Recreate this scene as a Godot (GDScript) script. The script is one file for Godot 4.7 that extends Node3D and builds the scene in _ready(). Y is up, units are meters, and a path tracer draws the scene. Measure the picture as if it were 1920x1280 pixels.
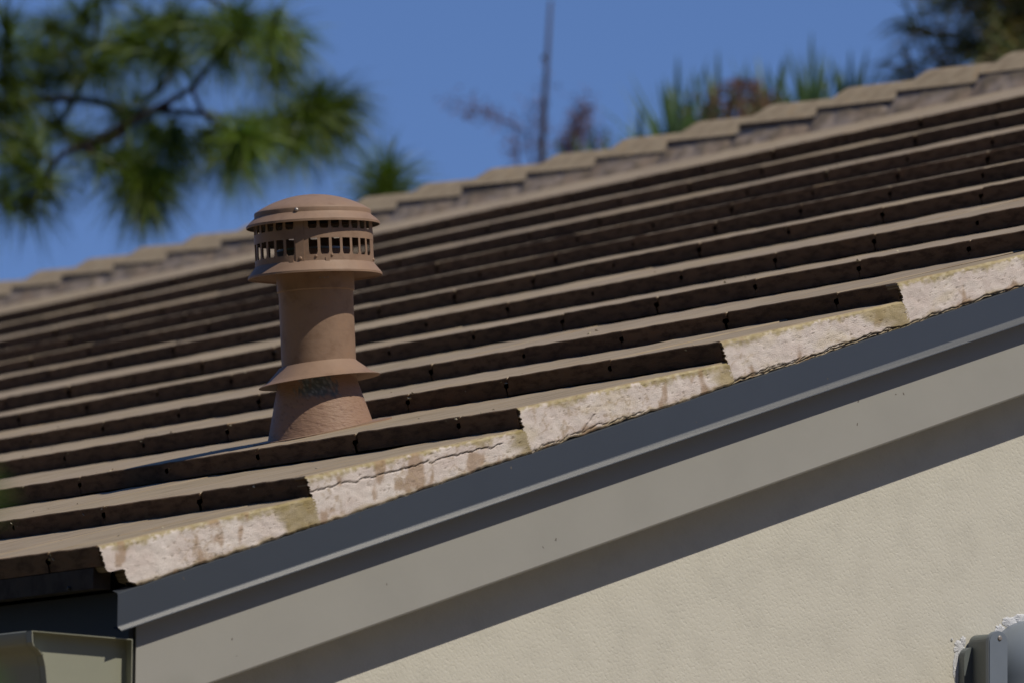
extends Node3D
# A tiled roof with a domed vent pipe, seen through a long lens from the garden below.

const PITCH := 0.3358617
const GAUGE := 0.3453733
const THICK := 0.030
const GROUND := -2.25
const HOUSE_END := -9.7
var TILT := atan(0.030 / 0.3453733)
var rng := RandomNumberGenerator.new()
var taken := {}
var M := {}
var DH := [0.003, 0.0032, 0.0005, -0.0023, -0.0031, -0.0014, -0.0038, 0.002, 0.0016, -0.0017, -0.0045, 0.001, 0.0058]
var DS := [0.0044, -0.0075, 0.002, 0.013, -0.0102, -0.0059, 0.0017, 0.0014, 0.0011, -0.0011, -0.0028, 0.0006, 0.0033]


func _ready():
	rng.seed = 7
	camera_and_light()
	make_materials()
	ground()
	house()
	roof_vent()
	electrical_box()
	pines()
	yuccas()
	shrubs()
	right_tree()
	near_bush()
	added_trees()


# ---------------------------------------------------------------- camera, sky, sun
func camera_and_light():
	var cam := Camera3D.new()
	cam.name = "camera"
	var at := CameraAttributesPhysical.new()
	at.frustum_focal_length = 213.3
	at.frustum_near = 0.1
	at.frustum_far = 6000.0
	at.frustum_focus_distance = 9.0
	at.exposure_aperture = 8.5
	at.auto_exposure_enabled = false
	cam.attributes = at
	cam.fov = rad_to_deg(2.0 * atan(0.05625))
	cam.near = 0.1
	cam.far = 6000.0
	var r := Vector3(0.50969682, 0.0097697, -0.86029861)
	var u := Vector3(0.08969667, 0.99388301, 0.06442884)
	var f := Vector3(-0.85566562, 0.1100051, -0.5057027)
	cam.transform = Transform3D(Basis(r, u, -f).orthonormalized(), Vector3(7.26846502, -0.61345906, 3.65014582))
	add_child(cam)
	cam.current = true
	var sky_m := ProceduralSkyMaterial.new()
	sky_m.sky_top_color = Color(0.22, 0.34, 0.56)
	sky_m.sky_horizon_color = Color(0.46, 0.61, 0.85)
	sky_m.sky_curve = 0.16
	sky_m.ground_horizon_color = Color(0.30, 0.32, 0.27)
	sky_m.ground_bottom_color = Color(0.20, 0.21, 0.16)
	sky_m.sun_angle_max = 12.0
	sky_m.sky_energy_multiplier = 1.0
	var sky := Sky.new()
	sky.sky_material = sky_m
	var env := Environment.new()
	env.background_mode = Environment.BG_SKY
	env.sky = sky
	env.tonemap_mode = Environment.TONE_MAPPER_LINEAR
	env.tonemap_exposure = 0.9
	env.sdfgi_enabled = true
	env.ssao_enabled = true
	env.ssil_enabled = true
	var we := WorldEnvironment.new()
	we.name = "environment"
	we.environment = env
	add_child(we)
	var sun := DirectionalLight3D.new()
	sun.name = "sun"
	sun.light_energy = 1.15
	sun.light_color = Color(1.0, 0.965, 0.90)
	sun.light_angular_distance = 0.5
	sun.shadow_enabled = true
	add_child(sun)
	sun.look_at_from_position(Vector3(5.47, 8.09, -2.17), Vector3.ZERO)


# ---------------------------------------------------------------- helpers
func numbered(called: String, where: Node) -> String:
	var key := str(where.get_instance_id()) + called
	var n: int = taken.get(key, 0)
	taken[key] = n + 1
	return called if n == 0 else "%s_%03d" % [called, n]


func thing(called: String, label: String, category: String, at := Vector3.ZERO, turn := 0.0, group := "") -> Node3D:
	var o := Node3D.new()
	o.name = numbered(called, self)
	add_child(o, true)
	o.position = at
	o.rotation.y = turn
	o.set_meta("label", label)
	o.set_meta("category", category)
	if group:
		o.set_meta("group", group)
	return o


func part(called: String, mesh: Mesh, mat, parent: Node, xf := Transform3D()) -> MeshInstance3D:
	var o := MeshInstance3D.new()
	o.name = numbered(called, parent)
	o.mesh = mesh
	if mat is Material:
		o.material_override = mat
	elif mat is Array:
		for i in mat.size():
			o.set_surface_override_material(i, mat[i])
	o.transform = xf
	parent.add_child(o, true)
	return o


func begin() -> SurfaceTool:
	var st := SurfaceTool.new()
	st.begin(Mesh.PRIMITIVE_TRIANGLES)
	st.set_smooth_group(-1)
	return st


func finish(st: SurfaceTool, into = null) -> ArrayMesh:
	st.generate_normals()
	if into:
		return st.commit(into)
	return st.commit()


func tri(st: SurfaceTool, a: Vector3, b: Vector3, c: Vector3, out: Vector3):
	if (b - a).cross(c - a).dot(out) > 0.0:
		var t := b
		b = c
		c = t
	st.add_vertex(a)
	st.add_vertex(b)
	st.add_vertex(c)


func quad(st: SurfaceTool, a: Vector3, b: Vector3, c: Vector3, d: Vector3, out: Vector3):
	tri(st, a, b, c, out)
	tri(st, a, c, d, out)


# a box between two corners of a frame
func box(st: SurfaceTool, lo: Vector3, hi: Vector3, xf := Transform3D()):
	var c: Array[Vector3] = []
	for i in 8:
		c.append(xf * Vector3(hi.x if i & 1 else lo.x, hi.y if i & 2 else lo.y, hi.z if i & 4 else lo.z))
	quad(st, c[0], c[1], c[3], c[2], -xf.basis.z)
	quad(st, c[4], c[5], c[7], c[6], xf.basis.z)
	quad(st, c[0], c[2], c[6], c[4], -xf.basis.x)
	quad(st, c[1], c[3], c[7], c[5], xf.basis.x)
	quad(st, c[0], c[1], c[5], c[4], -xf.basis.y)
	quad(st, c[2], c[3], c[7], c[6], xf.basis.y)


# turned shape round y: profile points (radius, height), outside to the right of the way down
func lathe(st: SurfaceTool, prof: Array, seg: int, xf := Transform3D(), a0 := 0.0, a1 := TAU, group := 1):
	var g := group
	for i in prof.size() - 1:
		var p: Vector2 = prof[i]
		var q: Vector2 = prof[i + 1]
		var d := (q - p)
		if d.length() < 1e-6:
			continue
		var nr := -d.y
		var ny := d.x
		if i > 0:
			var e: Vector2 = p - prof[i - 1]
			if e.length() > 1e-6 and absf(e.angle_to(d)) > 0.45:
				g += 1
		st.set_smooth_group(g)
		for k in seg:
			var s0 := a0 + (a1 - a0) * k / seg
			var s1 := a0 + (a1 - a0) * (k + 1) / seg
			var u0 := Vector3(cos(s0), 0, sin(s0))
			var u1 := Vector3(cos(s1), 0, sin(s1))
			var m := (u0 + u1) * 0.5
			var out := xf.basis * (m * nr + Vector3.UP * ny)
			var a := xf * (u0 * p.x + Vector3.UP * p.y)
			var b := xf * (u1 * p.x + Vector3.UP * p.y)
			var c := xf * (u1 * q.x + Vector3.UP * q.y)
			var e2 := xf * (u0 * q.x + Vector3.UP * q.y)
			if p.x > 1e-6:
				tri(st, a, b, c, out)
			if q.x > 1e-6:
				tri(st, a, c, e2, out)
	st.set_smooth_group(-1)


# a tube along points with radii
func tube(st: SurfaceTool, pts: Array, radii: Array, sides := 7, group := 3):
	st.set_smooth_group(group)
	var rings := []
	var side := Vector3.ZERO
	for i in pts.size():
		var t: Vector3
		if i == 0:
			t = pts[1] - pts[0]
		elif i == pts.size() - 1:
			t = pts[i] - pts[i - 1]
		else:
			t = pts[i + 1] - pts[i - 1]
		t = t.normalized()
		if i == 0:
			side = t.cross(Vector3.UP if absf(t.y) < 0.9 else Vector3.RIGHT).normalized()
		side = (side - t * side.dot(t)).normalized()
		var up := t.cross(side)
		var ring := []
		for k in sides:
			var a := TAU * k / sides
			ring.append(pts[i] + (side * cos(a) + up * sin(a)) * radii[i])
		rings.append(ring)
	for i in pts.size() - 1:
		for k in sides:
			var k2 := (k + 1) % sides
			var mid: Vector3 = (pts[i] + pts[i + 1]) * 0.5
			var face: Vector3 = (rings[i][k] + rings[i][k2] + rings[i + 1][k]) / 3.0
			quad(st, rings[i][k], rings[i][k2], rings[i + 1][k2], rings[i + 1][k], face - mid)
	var e := pts.size() - 1
	for k in range(1, sides - 1):
		tri(st, rings[e][0], rings[e][k], rings[e][k + 1], pts[e] - pts[e - 1])
		tri(st, rings[0][0], rings[0][k], rings[0][k + 1], pts[0] - pts[1])
	st.set_smooth_group(-1)


# a flat outline (x, y) pushed out along z from z0 to z1
func slab(st: SurfaceTool, poly: PackedVector2Array, z0: float, z1: float, xf := Transform3D(), back := true):
	var ix := Geometry2D.triangulate_polygon(poly)
	for i in range(0, ix.size(), 3):
		var a := poly[ix[i]]
		var b := poly[ix[i + 1]]
		var c := poly[ix[i + 2]]
		tri(st, xf * Vector3(a.x, a.y, z1), xf * Vector3(b.x, b.y, z1), xf * Vector3(c.x, c.y, z1), xf.basis.z)
		if back:
			tri(st, xf * Vector3(a.x, a.y, z0), xf * Vector3(b.x, b.y, z0), xf * Vector3(c.x, c.y, z0), -xf.basis.z)
	var ccw := not Geometry2D.is_polygon_clockwise(poly)
	for i in poly.size():
		var a := poly[i]
		var b := poly[(i + 1) % poly.size()]
		var n := Vector3(b.y - a.y, a.x - b.x, 0) * (1.0 if ccw else -1.0)
		quad(st, xf * Vector3(a.x, a.y, z0), xf * Vector3(b.x, b.y, z0), xf * Vector3(b.x, b.y, z1), xf * Vector3(a.x, a.y, z1), xf.basis * n)


# a point of the roof: along the slope, above its plane, across
func rp(s: float, h: float, x: float) -> Vector3:
	return Vector3(x, s * sin(PITCH) + h * cos(PITCH), -s * cos(PITCH) + h * sin(PITCH))


# how far a tile's surface has sunk below the plane of the butts where the next course starts
func course_drop(k: int) -> float:
	return 0.002 if k == 12 else DH[k] - DH[k + 1] + 0.0296


func course_s(k: int) -> float:
	return k * GAUGE + (DS[k] if k < DS.size() else 0.0)


func lin(r: float, g: float, b: float) -> Color:
	return Color(r, g, b).linear_to_srgb()


func noise_tex(seed_: int, freq: float, ramp: Array, size := 1024, octaves := 5, kind := FastNoiseLite.TYPE_SIMPLEX_SMOOTH) -> NoiseTexture2D:
	var n := FastNoiseLite.new()
	n.seed = seed_
	n.noise_type = kind
	n.frequency = freq
	n.fractal_octaves = octaves
	n.fractal_gain = 0.6
	var t := NoiseTexture2D.new()
	t.width = size
	t.height = size
	t.seamless = true
	t.noise = n
	if ramp.size():
		var g := Gradient.new()
		var at := PackedFloat32Array()
		var co := PackedColorArray()
		for e in ramp:
			at.append(e[0])
			co.append(e[1])
		g.offsets = at
		g.colors = co
		t.color_ramp = g
	return t


func mat(color: Color, rough: float, tex: Texture2D = null, scale := Vector3.ONE, metal := 0.0) -> StandardMaterial3D:
	var m := StandardMaterial3D.new()
	m.albedo_color = color
	m.roughness = rough
	m.metallic = metal
	if tex:
		m.albedo_texture = tex
		m.uv1_triplanar = true
		m.uv1_world_triplanar = true
		m.uv1_triplanar_sharpness = 4.0
		m.uv1_scale = scale
	return m


func relief(m: StandardMaterial3D, t: Texture2D, cm: float, scale := Vector3.ZERO):
	m.heightmap_enabled = true
	m.heightmap_texture = t
	m.heightmap_scale = cm
	if scale != Vector3.ZERO:
		m.uv1_triplanar = true
		m.uv1_world_triplanar = true
		m.uv1_scale = scale


func g(v: float) -> Color:
	return Color(v, v, v)


func make_materials():
	# greyish ramps multiply the colours of the materials
	var streak := noise_tex(11, 0.012, [[0.0, Color(0.74, 0.70, 0.64)], [0.32, Color(0.90, 0.88, 0.85)], [0.5, Color(0.97, 0.96, 0.95)], [0.68, Color(1, 0.99, 0.97)], [0.78, Color(0.98, 0.93, 0.85)], [1.0, Color(0.90, 0.78, 0.62)]], 1024, 6)
	var grime := noise_tex(12, 0.01, [[0.0, Color(0.55, 0.5, 0.42)], [0.35, Color(0.82, 0.79, 0.74)], [0.6, g(0.96)], [1.0, Color(1.0, 0.93, 0.86)]], 1024, 7)
	var fine := noise_tex(13, 0.11, [], 1024, 4)
	var wavy := noise_tex(14, 0.03, [], 1024, 5)
	var faint := noise_tex(15, 0.006, [[0.0, g(0.965)], [0.5, g(0.985)], [1.0, g(1.0)]], 1024, 6)
	for i in 5:
		var v: float = [1.0, 0.96, 1.03, 0.98, 1.01][i]
		var warm: float = [1.0, 0.98, 1.0, 1.03, 0.97][i]
		var m := mat(lin(0.385 * v, 0.312 * v, 0.218 * v / warm), 0.9, streak, Vector3(2.6, 2.0, 0.42))
		m.uv1_offset = Vector3(0.13 * i, 0.31 * i, 0.57 * i)
		M["tile_top%d" % i] = m
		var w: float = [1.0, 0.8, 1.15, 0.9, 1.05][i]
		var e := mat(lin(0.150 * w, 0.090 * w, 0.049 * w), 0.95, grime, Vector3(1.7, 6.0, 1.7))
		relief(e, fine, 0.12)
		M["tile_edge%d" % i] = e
	M.ridge_top = mat(lin(0.35, 0.28, 0.185), 0.9, streak, Vector3(1.3, 1.3, 1.3))
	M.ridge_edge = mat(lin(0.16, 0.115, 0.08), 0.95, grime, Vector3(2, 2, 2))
	M.bedding = StandardMaterial3D.new()
	M.bedding.vertex_color_use_as_albedo = true
	M.bedding.roughness = 0.95
	M.mortar = StandardMaterial3D.new()
	M.mortar.vertex_color_use_as_albedo = true
	M.mortar.roughness = 0.95
	relief(M.mortar, fine, 0.08, Vector3(5, 5, 5))
	M.capping = mat(lin(0.061, 0.070, 0.086), 0.33, faint, Vector3(1.1, 1.1, 1.1))
	M.capping.metallic_specular = 0.65
	M.dark_metal = mat(lin(0.018, 0.019, 0.02), 0.6)
	M.dark_board = mat(lin(0.05, 0.038, 0.03), 0.9, grime, Vector3(2, 2, 2))
	M.fascia = mat(lin(0.395, 0.385, 0.353), 0.55, faint, Vector3(0.9, 0.9, 0.9))
	M.gutter = mat(lin(0.33, 0.335, 0.26), 0.5, faint, Vector3(1.4, 1.4, 1.4))
	var st_tex := noise_tex(21, 0.007, [[0.0, g(0.95)], [0.5, g(0.985)], [1.0, g(1.0)]], 1024, 8)
	M.stucco = mat(lin(0.70, 0.672, 0.585), 0.93, st_tex, Vector3(1.7, 1.7, 1.7))
	relief(M.stucco, noise_tex(22, 0.21, [[0.0, g(0.0)], [0.28, g(0.55)], [0.5, g(0.8)], [1.0, g(1.0)]], 1024, 5, FastNoiseLite.TYPE_VALUE_CUBIC), 0.07)
	M.speck = mat(lin(0.17, 0.15, 0.13), 0.9)
	M.lichen = mat(lin(0.42, 0.37, 0.26), 0.95)
	M.underlay = mat(lin(0.03, 0.025, 0.02), 0.95)
	# vent paint
	var paint := noise_tex(31, 0.01, [[0.0, Color(0.86, 0.83, 0.80)], [0.4, g(0.96)], [0.6, g(0.985)], [1.0, Color(1, 0.98, 0.95)]], 1024, 6)
	M.paint = mat(lin(0.315, 0.205, 0.138), 0.6, paint, Vector3(2.2, 2.2, 2.2))
	relief(M.paint, wavy, 0.03)
	M.paint_rough = StandardMaterial3D.new()
	M.paint_rough.vertex_color_use_as_albedo = true
	M.paint_rough.roughness = 0.6
	relief(M.paint_rough, noise_tex(32, 0.02, [], 1024, 6, FastNoiseLite.TYPE_CELLULAR), 0.09, Vector3(4, 11, 4))
	M.zinc = mat(lin(0.30, 0.33, 0.37), 0.45, paint, Vector3(6, 6, 6), 0.6)
	M.inside_shade = mat(lin(0.045, 0.04, 0.038), 0.8, paint, Vector3(6, 6, 6))
	M.screw = mat(lin(0.4, 0.36, 0.33), 0.5, null, Vector3.ONE, 0.6)
	# electrical box
	M.grey_plastic = mat(lin(0.20, 0.235, 0.285), 0.45, faint, Vector3(3, 3, 3))
	M.grey_plastic_dark = mat(lin(0.15, 0.17, 0.17), 0.5, faint, Vector3(3, 3, 3))
	M.sealant = mat(lin(0.72, 0.73, 0.76), 0.6)
	relief(M.sealant, fine, 0.05, Vector3(4, 4, 4))
	# plants
	M.needle = StandardMaterial3D.new()
	M.needle.vertex_color_use_as_albedo = true
	M.needle.roughness = 0.5
	M.needle.backlight_enabled = true
	M.needle.backlight = lin(0.32, 0.42, 0.06)
	M.bark = mat(lin(0.045, 0.032, 0.028), 0.95, grime, Vector3(3, 3, 3))
	M.yucca0 = mat(lin(0.115, 0.18, 0.085), 0.5)
	M.yucca1 = mat(lin(0.15, 0.21, 0.12), 0.5)
	M.yucca2 = mat(lin(0.07, 0.12, 0.07), 0.5)
	for n in ["yucca0", "yucca1", "yucca2"]:
		M[n].backlight_enabled = true
		M[n].backlight = lin(0.12, 0.2, 0.06)
	M.red_twig = mat(lin(0.13, 0.075, 0.085), 0.9)
	M.red_leaf = mat(lin(0.14, 0.085, 0.10), 0.8)
	M.seed = mat(lin(0.16, 0.08, 0.05), 0.9)
	M.pole = mat(lin(0.055, 0.04, 0.045), 0.7, grime, Vector3(2, 2, 2))
	M.leaf = mat(lin(0.06, 0.11, 0.015), 0.45)
	M.leaf.backlight_enabled = true
	M.leaf.backlight = lin(0.2, 0.34, 0.04)
	M.grass = mat(lin(0.24, 0.20, 0.13), 1.0, grime, Vector3(0.4, 0.4, 0.4))


func ground():
	var pm := PlaneMesh.new()
	pm.size = Vector2(4000, 4000)
	var o := part("ground", pm, M.grass, self, Transform3D(Basis(), Vector3(0, GROUND, 0)))
	o.set_meta("kind", "structure")
	o.set_meta("label", "dry sandy ground round the house")


# ---------------------------------------------------------------- the house
func tile_mesh(width: float, seed_: int, cut_right := false) -> ArrayMesh:
	var r := RandomNumberGenerator.new()
	r.seed = seed_
	var l := -width / 2.0 + 0.0003
	var e := width / 2.0 - 0.0003
	var length := 0.405
	var n := maxi(4, int(width / 0.028))
	# outline of the butt, from the bottom left round
	var t := 0.0286
	var top: Array[Vector2] = []
	for i in n + 1:
		var x := lerpf(l + 0.002, e - 0.002, float(i) / n)
		var y := r.randf_range(-0.0009, 0.0003)
		if i == 0 or i == n:
			y = -0.0016 - r.randf() * 0.0012
			x = l if i == 0 else e
		top.append(Vector2(x, y))
		if i == 0:
			top.append(Vector2(l + 0.0012 + r.randf() * 0.003, -0.0002))
		elif i == n - 1:
			top.append(Vector2(e - 0.0012 - r.randf() * 0.003, -0.0002))
	var poly := PackedVector2Array()
	poly.append(Vector2(l - 0.007, -t))
	poly.append(Vector2(l - 0.007, -0.0185))
	poly.append(Vector2(l - 0.003, -0.0165))
	poly.append(Vector2(l, -0.0165))
	for p in top:
		poly.append(p)
	if not cut_right:
		poly.append(Vector2(e, -0.0085))
		poly.append(Vector2(e - 0.010, -0.0095))
		poly.append(Vector2(e - 0.0128, -0.0135))
		poly.append(Vector2(e - 0.0084, -0.0178))
		poly.append(Vector2(e - 0.0079, -t))
	else:
		poly.append(Vector2(e, -t))
	var st := begin()
	# surface 0: the weathered top, with a worn front arris
	for i in top.size() - 1:
		var a := top[i]
		var b := top[i + 1]
		var za := -0.0016 - r.randf() * 0.0012
		quad(st, Vector3(a.x, a.y, -0.0018), Vector3(b.x, b.y, -0.0018), Vector3(b.x, b.y, -length), Vector3(a.x, a.y, -length), Vector3.UP)
		if false:
			print(za)
	var mesh := finish(st)
	# surface 1: butt face, sides, bottom, and the broken arris
	st = begin()
	var ix := Geometry2D.triangulate_polygon(poly)
	var low := func(p: Vector2) -> Vector3: return Vector3(p.x, p.y - (0.0014 if p.y > -0.003 else 0.0), 0.0)
	for i in range(0, ix.size(), 3):
		tri(st, low.call(poly[ix[i]]), low.call(poly[ix[i + 1]]), low.call(poly[ix[i + 2]]), Vector3.BACK)
	for i in top.size() - 1:
		var a := top[i]
		var b := top[i + 1]
		quad(st, low.call(a), low.call(b), Vector3(b.x, b.y, -0.0018), Vector3(a.x, a.y, -0.0018), Vector3(0, 1, 1))
	for i in poly.size():
		var a := poly[i]
		var b := poly[(i + 1) % poly.size()]
		if a.y > -0.003 and b.y > -0.003:
			continue
		if (a.x - l) * (a.x - e) < -1e-4 and (b.x - l) * (b.x - e) < -1e-4:
			continue
		quad(st, Vector3(a.x, a.y, 0), Vector3(b.x, b.y, 0), Vector3(b.x, b.y, -length), Vector3(a.x, a.y, -length), Vector3(a.x + b.x, a.y + b.y + 0.028, 0))
	quad(st, Vector3(l - 0.007, -t, 0), Vector3(e, -t, 0), Vector3(e, -t, -length), Vector3(l - 0.007, -t, -length), Vector3.DOWN)
	return finish(st, mesh)


func tile_at(k: int, t: float) -> Transform3D:
	var tilt := PITCH - atan(course_drop(k) / GAUGE)
	tilt += rng.randf_range(-0.0025, 0.0025)
	var b := Basis(Vector3.RIGHT, tilt) * Basis(Vector3.UP, rng.randf_range(-0.003, 0.003)) * Basis(Vector3.BACK, rng.randf_range(-0.0025, 0.0025))
	return Transform3D(b, rp(course_s(k) + rng.randf_range(-0.002, 0.002), DH[k] + rng.randf_range(-0.0006, 0.0006), -t))


func house():
	var h := thing("house", "low house with brown tiled roof, grey verge capping and cream rendered gable wall", "house")
	var ridge := rp(13.1706 * GAUGE, 0, 0)
	var apex := Vector3(0, ridge.y + 0.0806, ridge.z)
	# walls: one hollow-looking solid under the roof
	var wx := -0.0635
	var front := -0.085
	var back := 2.0 * ridge.z + 0.085
	var st := begin()
	var top_at := func(z: float) -> float: return -absf(ridge.z) * 0.0 + (ridge.y - absf(z - ridge.z) * tan(PITCH)) - 0.115
	var poly := PackedVector2Array([Vector2(front, GROUND - 0.2), Vector2(front, top_at.call(front)), Vector2(ridge.z, ridge.y - 0.115), Vector2(back, top_at.call(back)), Vector2(back, GROUND - 0.2)])
	# outline lies in (z, y); push along -x
	var zx := Transform3D(Basis(Vector3(0, 0, 1), Vector3(0, 1, 0), Vector3(-1, 0, 0)), Vector3(wx, 0, 0))
	slab(st, poly, 0.0, -HOUSE_END - 0.1 + wx, zx)
	part("gable_wall", finish(st), M.stucco, h)
	# roof sheet below the tiles, both slopes
	st = begin()
	var s_top := 13.1706 * GAUGE
	for side in 2:
		var pts := []
		for e in [[0.05, -0.07], [s_top, -0.07], [s_top, -0.1], [0.05, -0.1]]:
			var q := rp(e[0], e[1], 0)
			if side == 1:
				q.z = 2.0 * ridge.z - q.z
			pts.append(Vector2(q.z, q.y))
		slab(st, PackedVector2Array(pts), 0.0, -HOUSE_END - 0.05, Transform3D(Basis(Vector3(0, 0, 1), Vector3(0, 1, 0), Vector3(-1, 0, 0)), Vector3(-0.045, 0, 0)))
	var roof := part("roof", finish(st), M.underlay, h)
	tiles(roof)
	back_slope(h, ridge)
	ridge_tiles(h, apex)
	verge(h)
	eave(h)


func tiles(roof: Node3D):
	var full: Array[ArrayMesh] = []
	for i in 6:
		full.append(tile_mesh(0.3, 100 + i))
	var rest0 := SurfaceTool.new()
	var rest1 := SurfaceTool.new()
	rest0.begin(Mesh.PRIMITIVE_TRIANGLES)
	rest1.begin(Mesh.PRIMITIVE_TRIANGLES)
	var first := [0.150, 0.308, 0.163, 0.301, 0.160, 0.289, 0.1415, 0.296, 0.153, 0.302, 0.147, 0.299, 0.156]
	for k in 13:
		var seen := 1.3 + 0.66 * k
		var t0 := 0.003
		var t1: float = first[k]
		while t0 < -HOUSE_END:
			var w := t1 - t0
			var m: ArrayMesh
			if absf(w - 0.3) < 0.001:
				m = full[rng.randi() % 6]
			else:
				m = tile_mesh(w, 300 + k, true)
			var xf := tile_at(k, (t0 + t1) / 2.0)
			if t0 < seen:
				var v := rng.randi() % 5
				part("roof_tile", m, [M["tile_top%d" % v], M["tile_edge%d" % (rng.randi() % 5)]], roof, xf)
			else:
				rest0.append_from(m, 0, xf)
				rest1.append_from(m, 1, xf)
			t0 = t1
			t1 += 0.3
	lichen(roof)
	var mesh := rest0.commit()
	rest1.commit(mesh)
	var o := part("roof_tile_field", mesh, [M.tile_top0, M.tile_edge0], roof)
	o.set_meta("kind", "stuff")


func lichen(roof: Node3D):
	# pale flakes of lichen and grit caught at the tile edges
	var r := RandomNumberGenerator.new()
	r.seed = 61
	var st := begin()
	for i in 520:
		var k := r.randi() % 13
		var t := r.randf_range(0.0, 1.4 + 0.66 * k)
		if r.randf() < 0.6:
			var f: float = [0.150, 0.308, 0.163, 0.301, 0.160, 0.289, 0.1415, 0.296, 0.153, 0.302, 0.147, 0.299, 0.156][k]
			t = f + 0.3 * floorf((t - f) / 0.3) + r.randfn(0, 0.008)
		if t < 0.01:
			continue
		var on_top := r.randf() < 0.45
		var up := r.randf_range(0.0, 0.2) if on_top else -0.001
		var at := rp(course_s(k) + up, DH[k] + (0.0006 - course_drop(k) * up / GAUGE if on_top else r.randf_range(-0.012, 0.0)), -t)
		var s := r.randf_range(0.0012, 0.0035)
		var q: Array[Vector3] = []
		for j in 4:
			q.append(at + Vector3(r.randfn(0, s), r.randfn(0, s * 0.5), r.randfn(0, s * 0.6)))
		var c := (q[0] + q[1] + q[2] + q[3]) / 4.0
		for e in [[0, 1, 2], [0, 1, 3], [0, 2, 3], [1, 2, 3]]:
			tri(st, q[e[0]], q[e[1]], q[e[2]], (q[e[0]] + q[e[1]] + q[e[2]]) / 3.0 - c)
	part("lichen_flakes", finish(st), M.lichen, roof).set_meta("kind", "stuff")


func back_slope(h: Node3D, ridge: Vector3):
	# the far side of the roof: stepped courses
	var st := begin()
	var pts := PackedVector2Array()
	for k in 13:
		for e in [[0.0, 0.0], [GAUGE, -THICK]]:
			var q := rp(k * GAUGE + e[0], e[1] if k < 12 else 0.0, 0)
			pts.append(Vector2(2.0 * ridge.z - q.z, q.y))
	var q1 := rp(13.0 * GAUGE, -0.068, 0)
	pts.append(Vector2(2.0 * ridge.z - q1.z, q1.y))
	q1 = rp(0.0, -0.068, 0)
	pts.append(Vector2(2.0 * ridge.z - q1.z, q1.y))
	slab(st, pts, 0.0, -HOUSE_END, Transform3D(Basis(Vector3(0, 0, 1), Vector3(0, 1, 0), Vector3(-1, 0, 0)), Vector3(-0.01, 0, 0)))
	part("back_roof_slope", finish(st), M.tile_top1, h)


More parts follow.
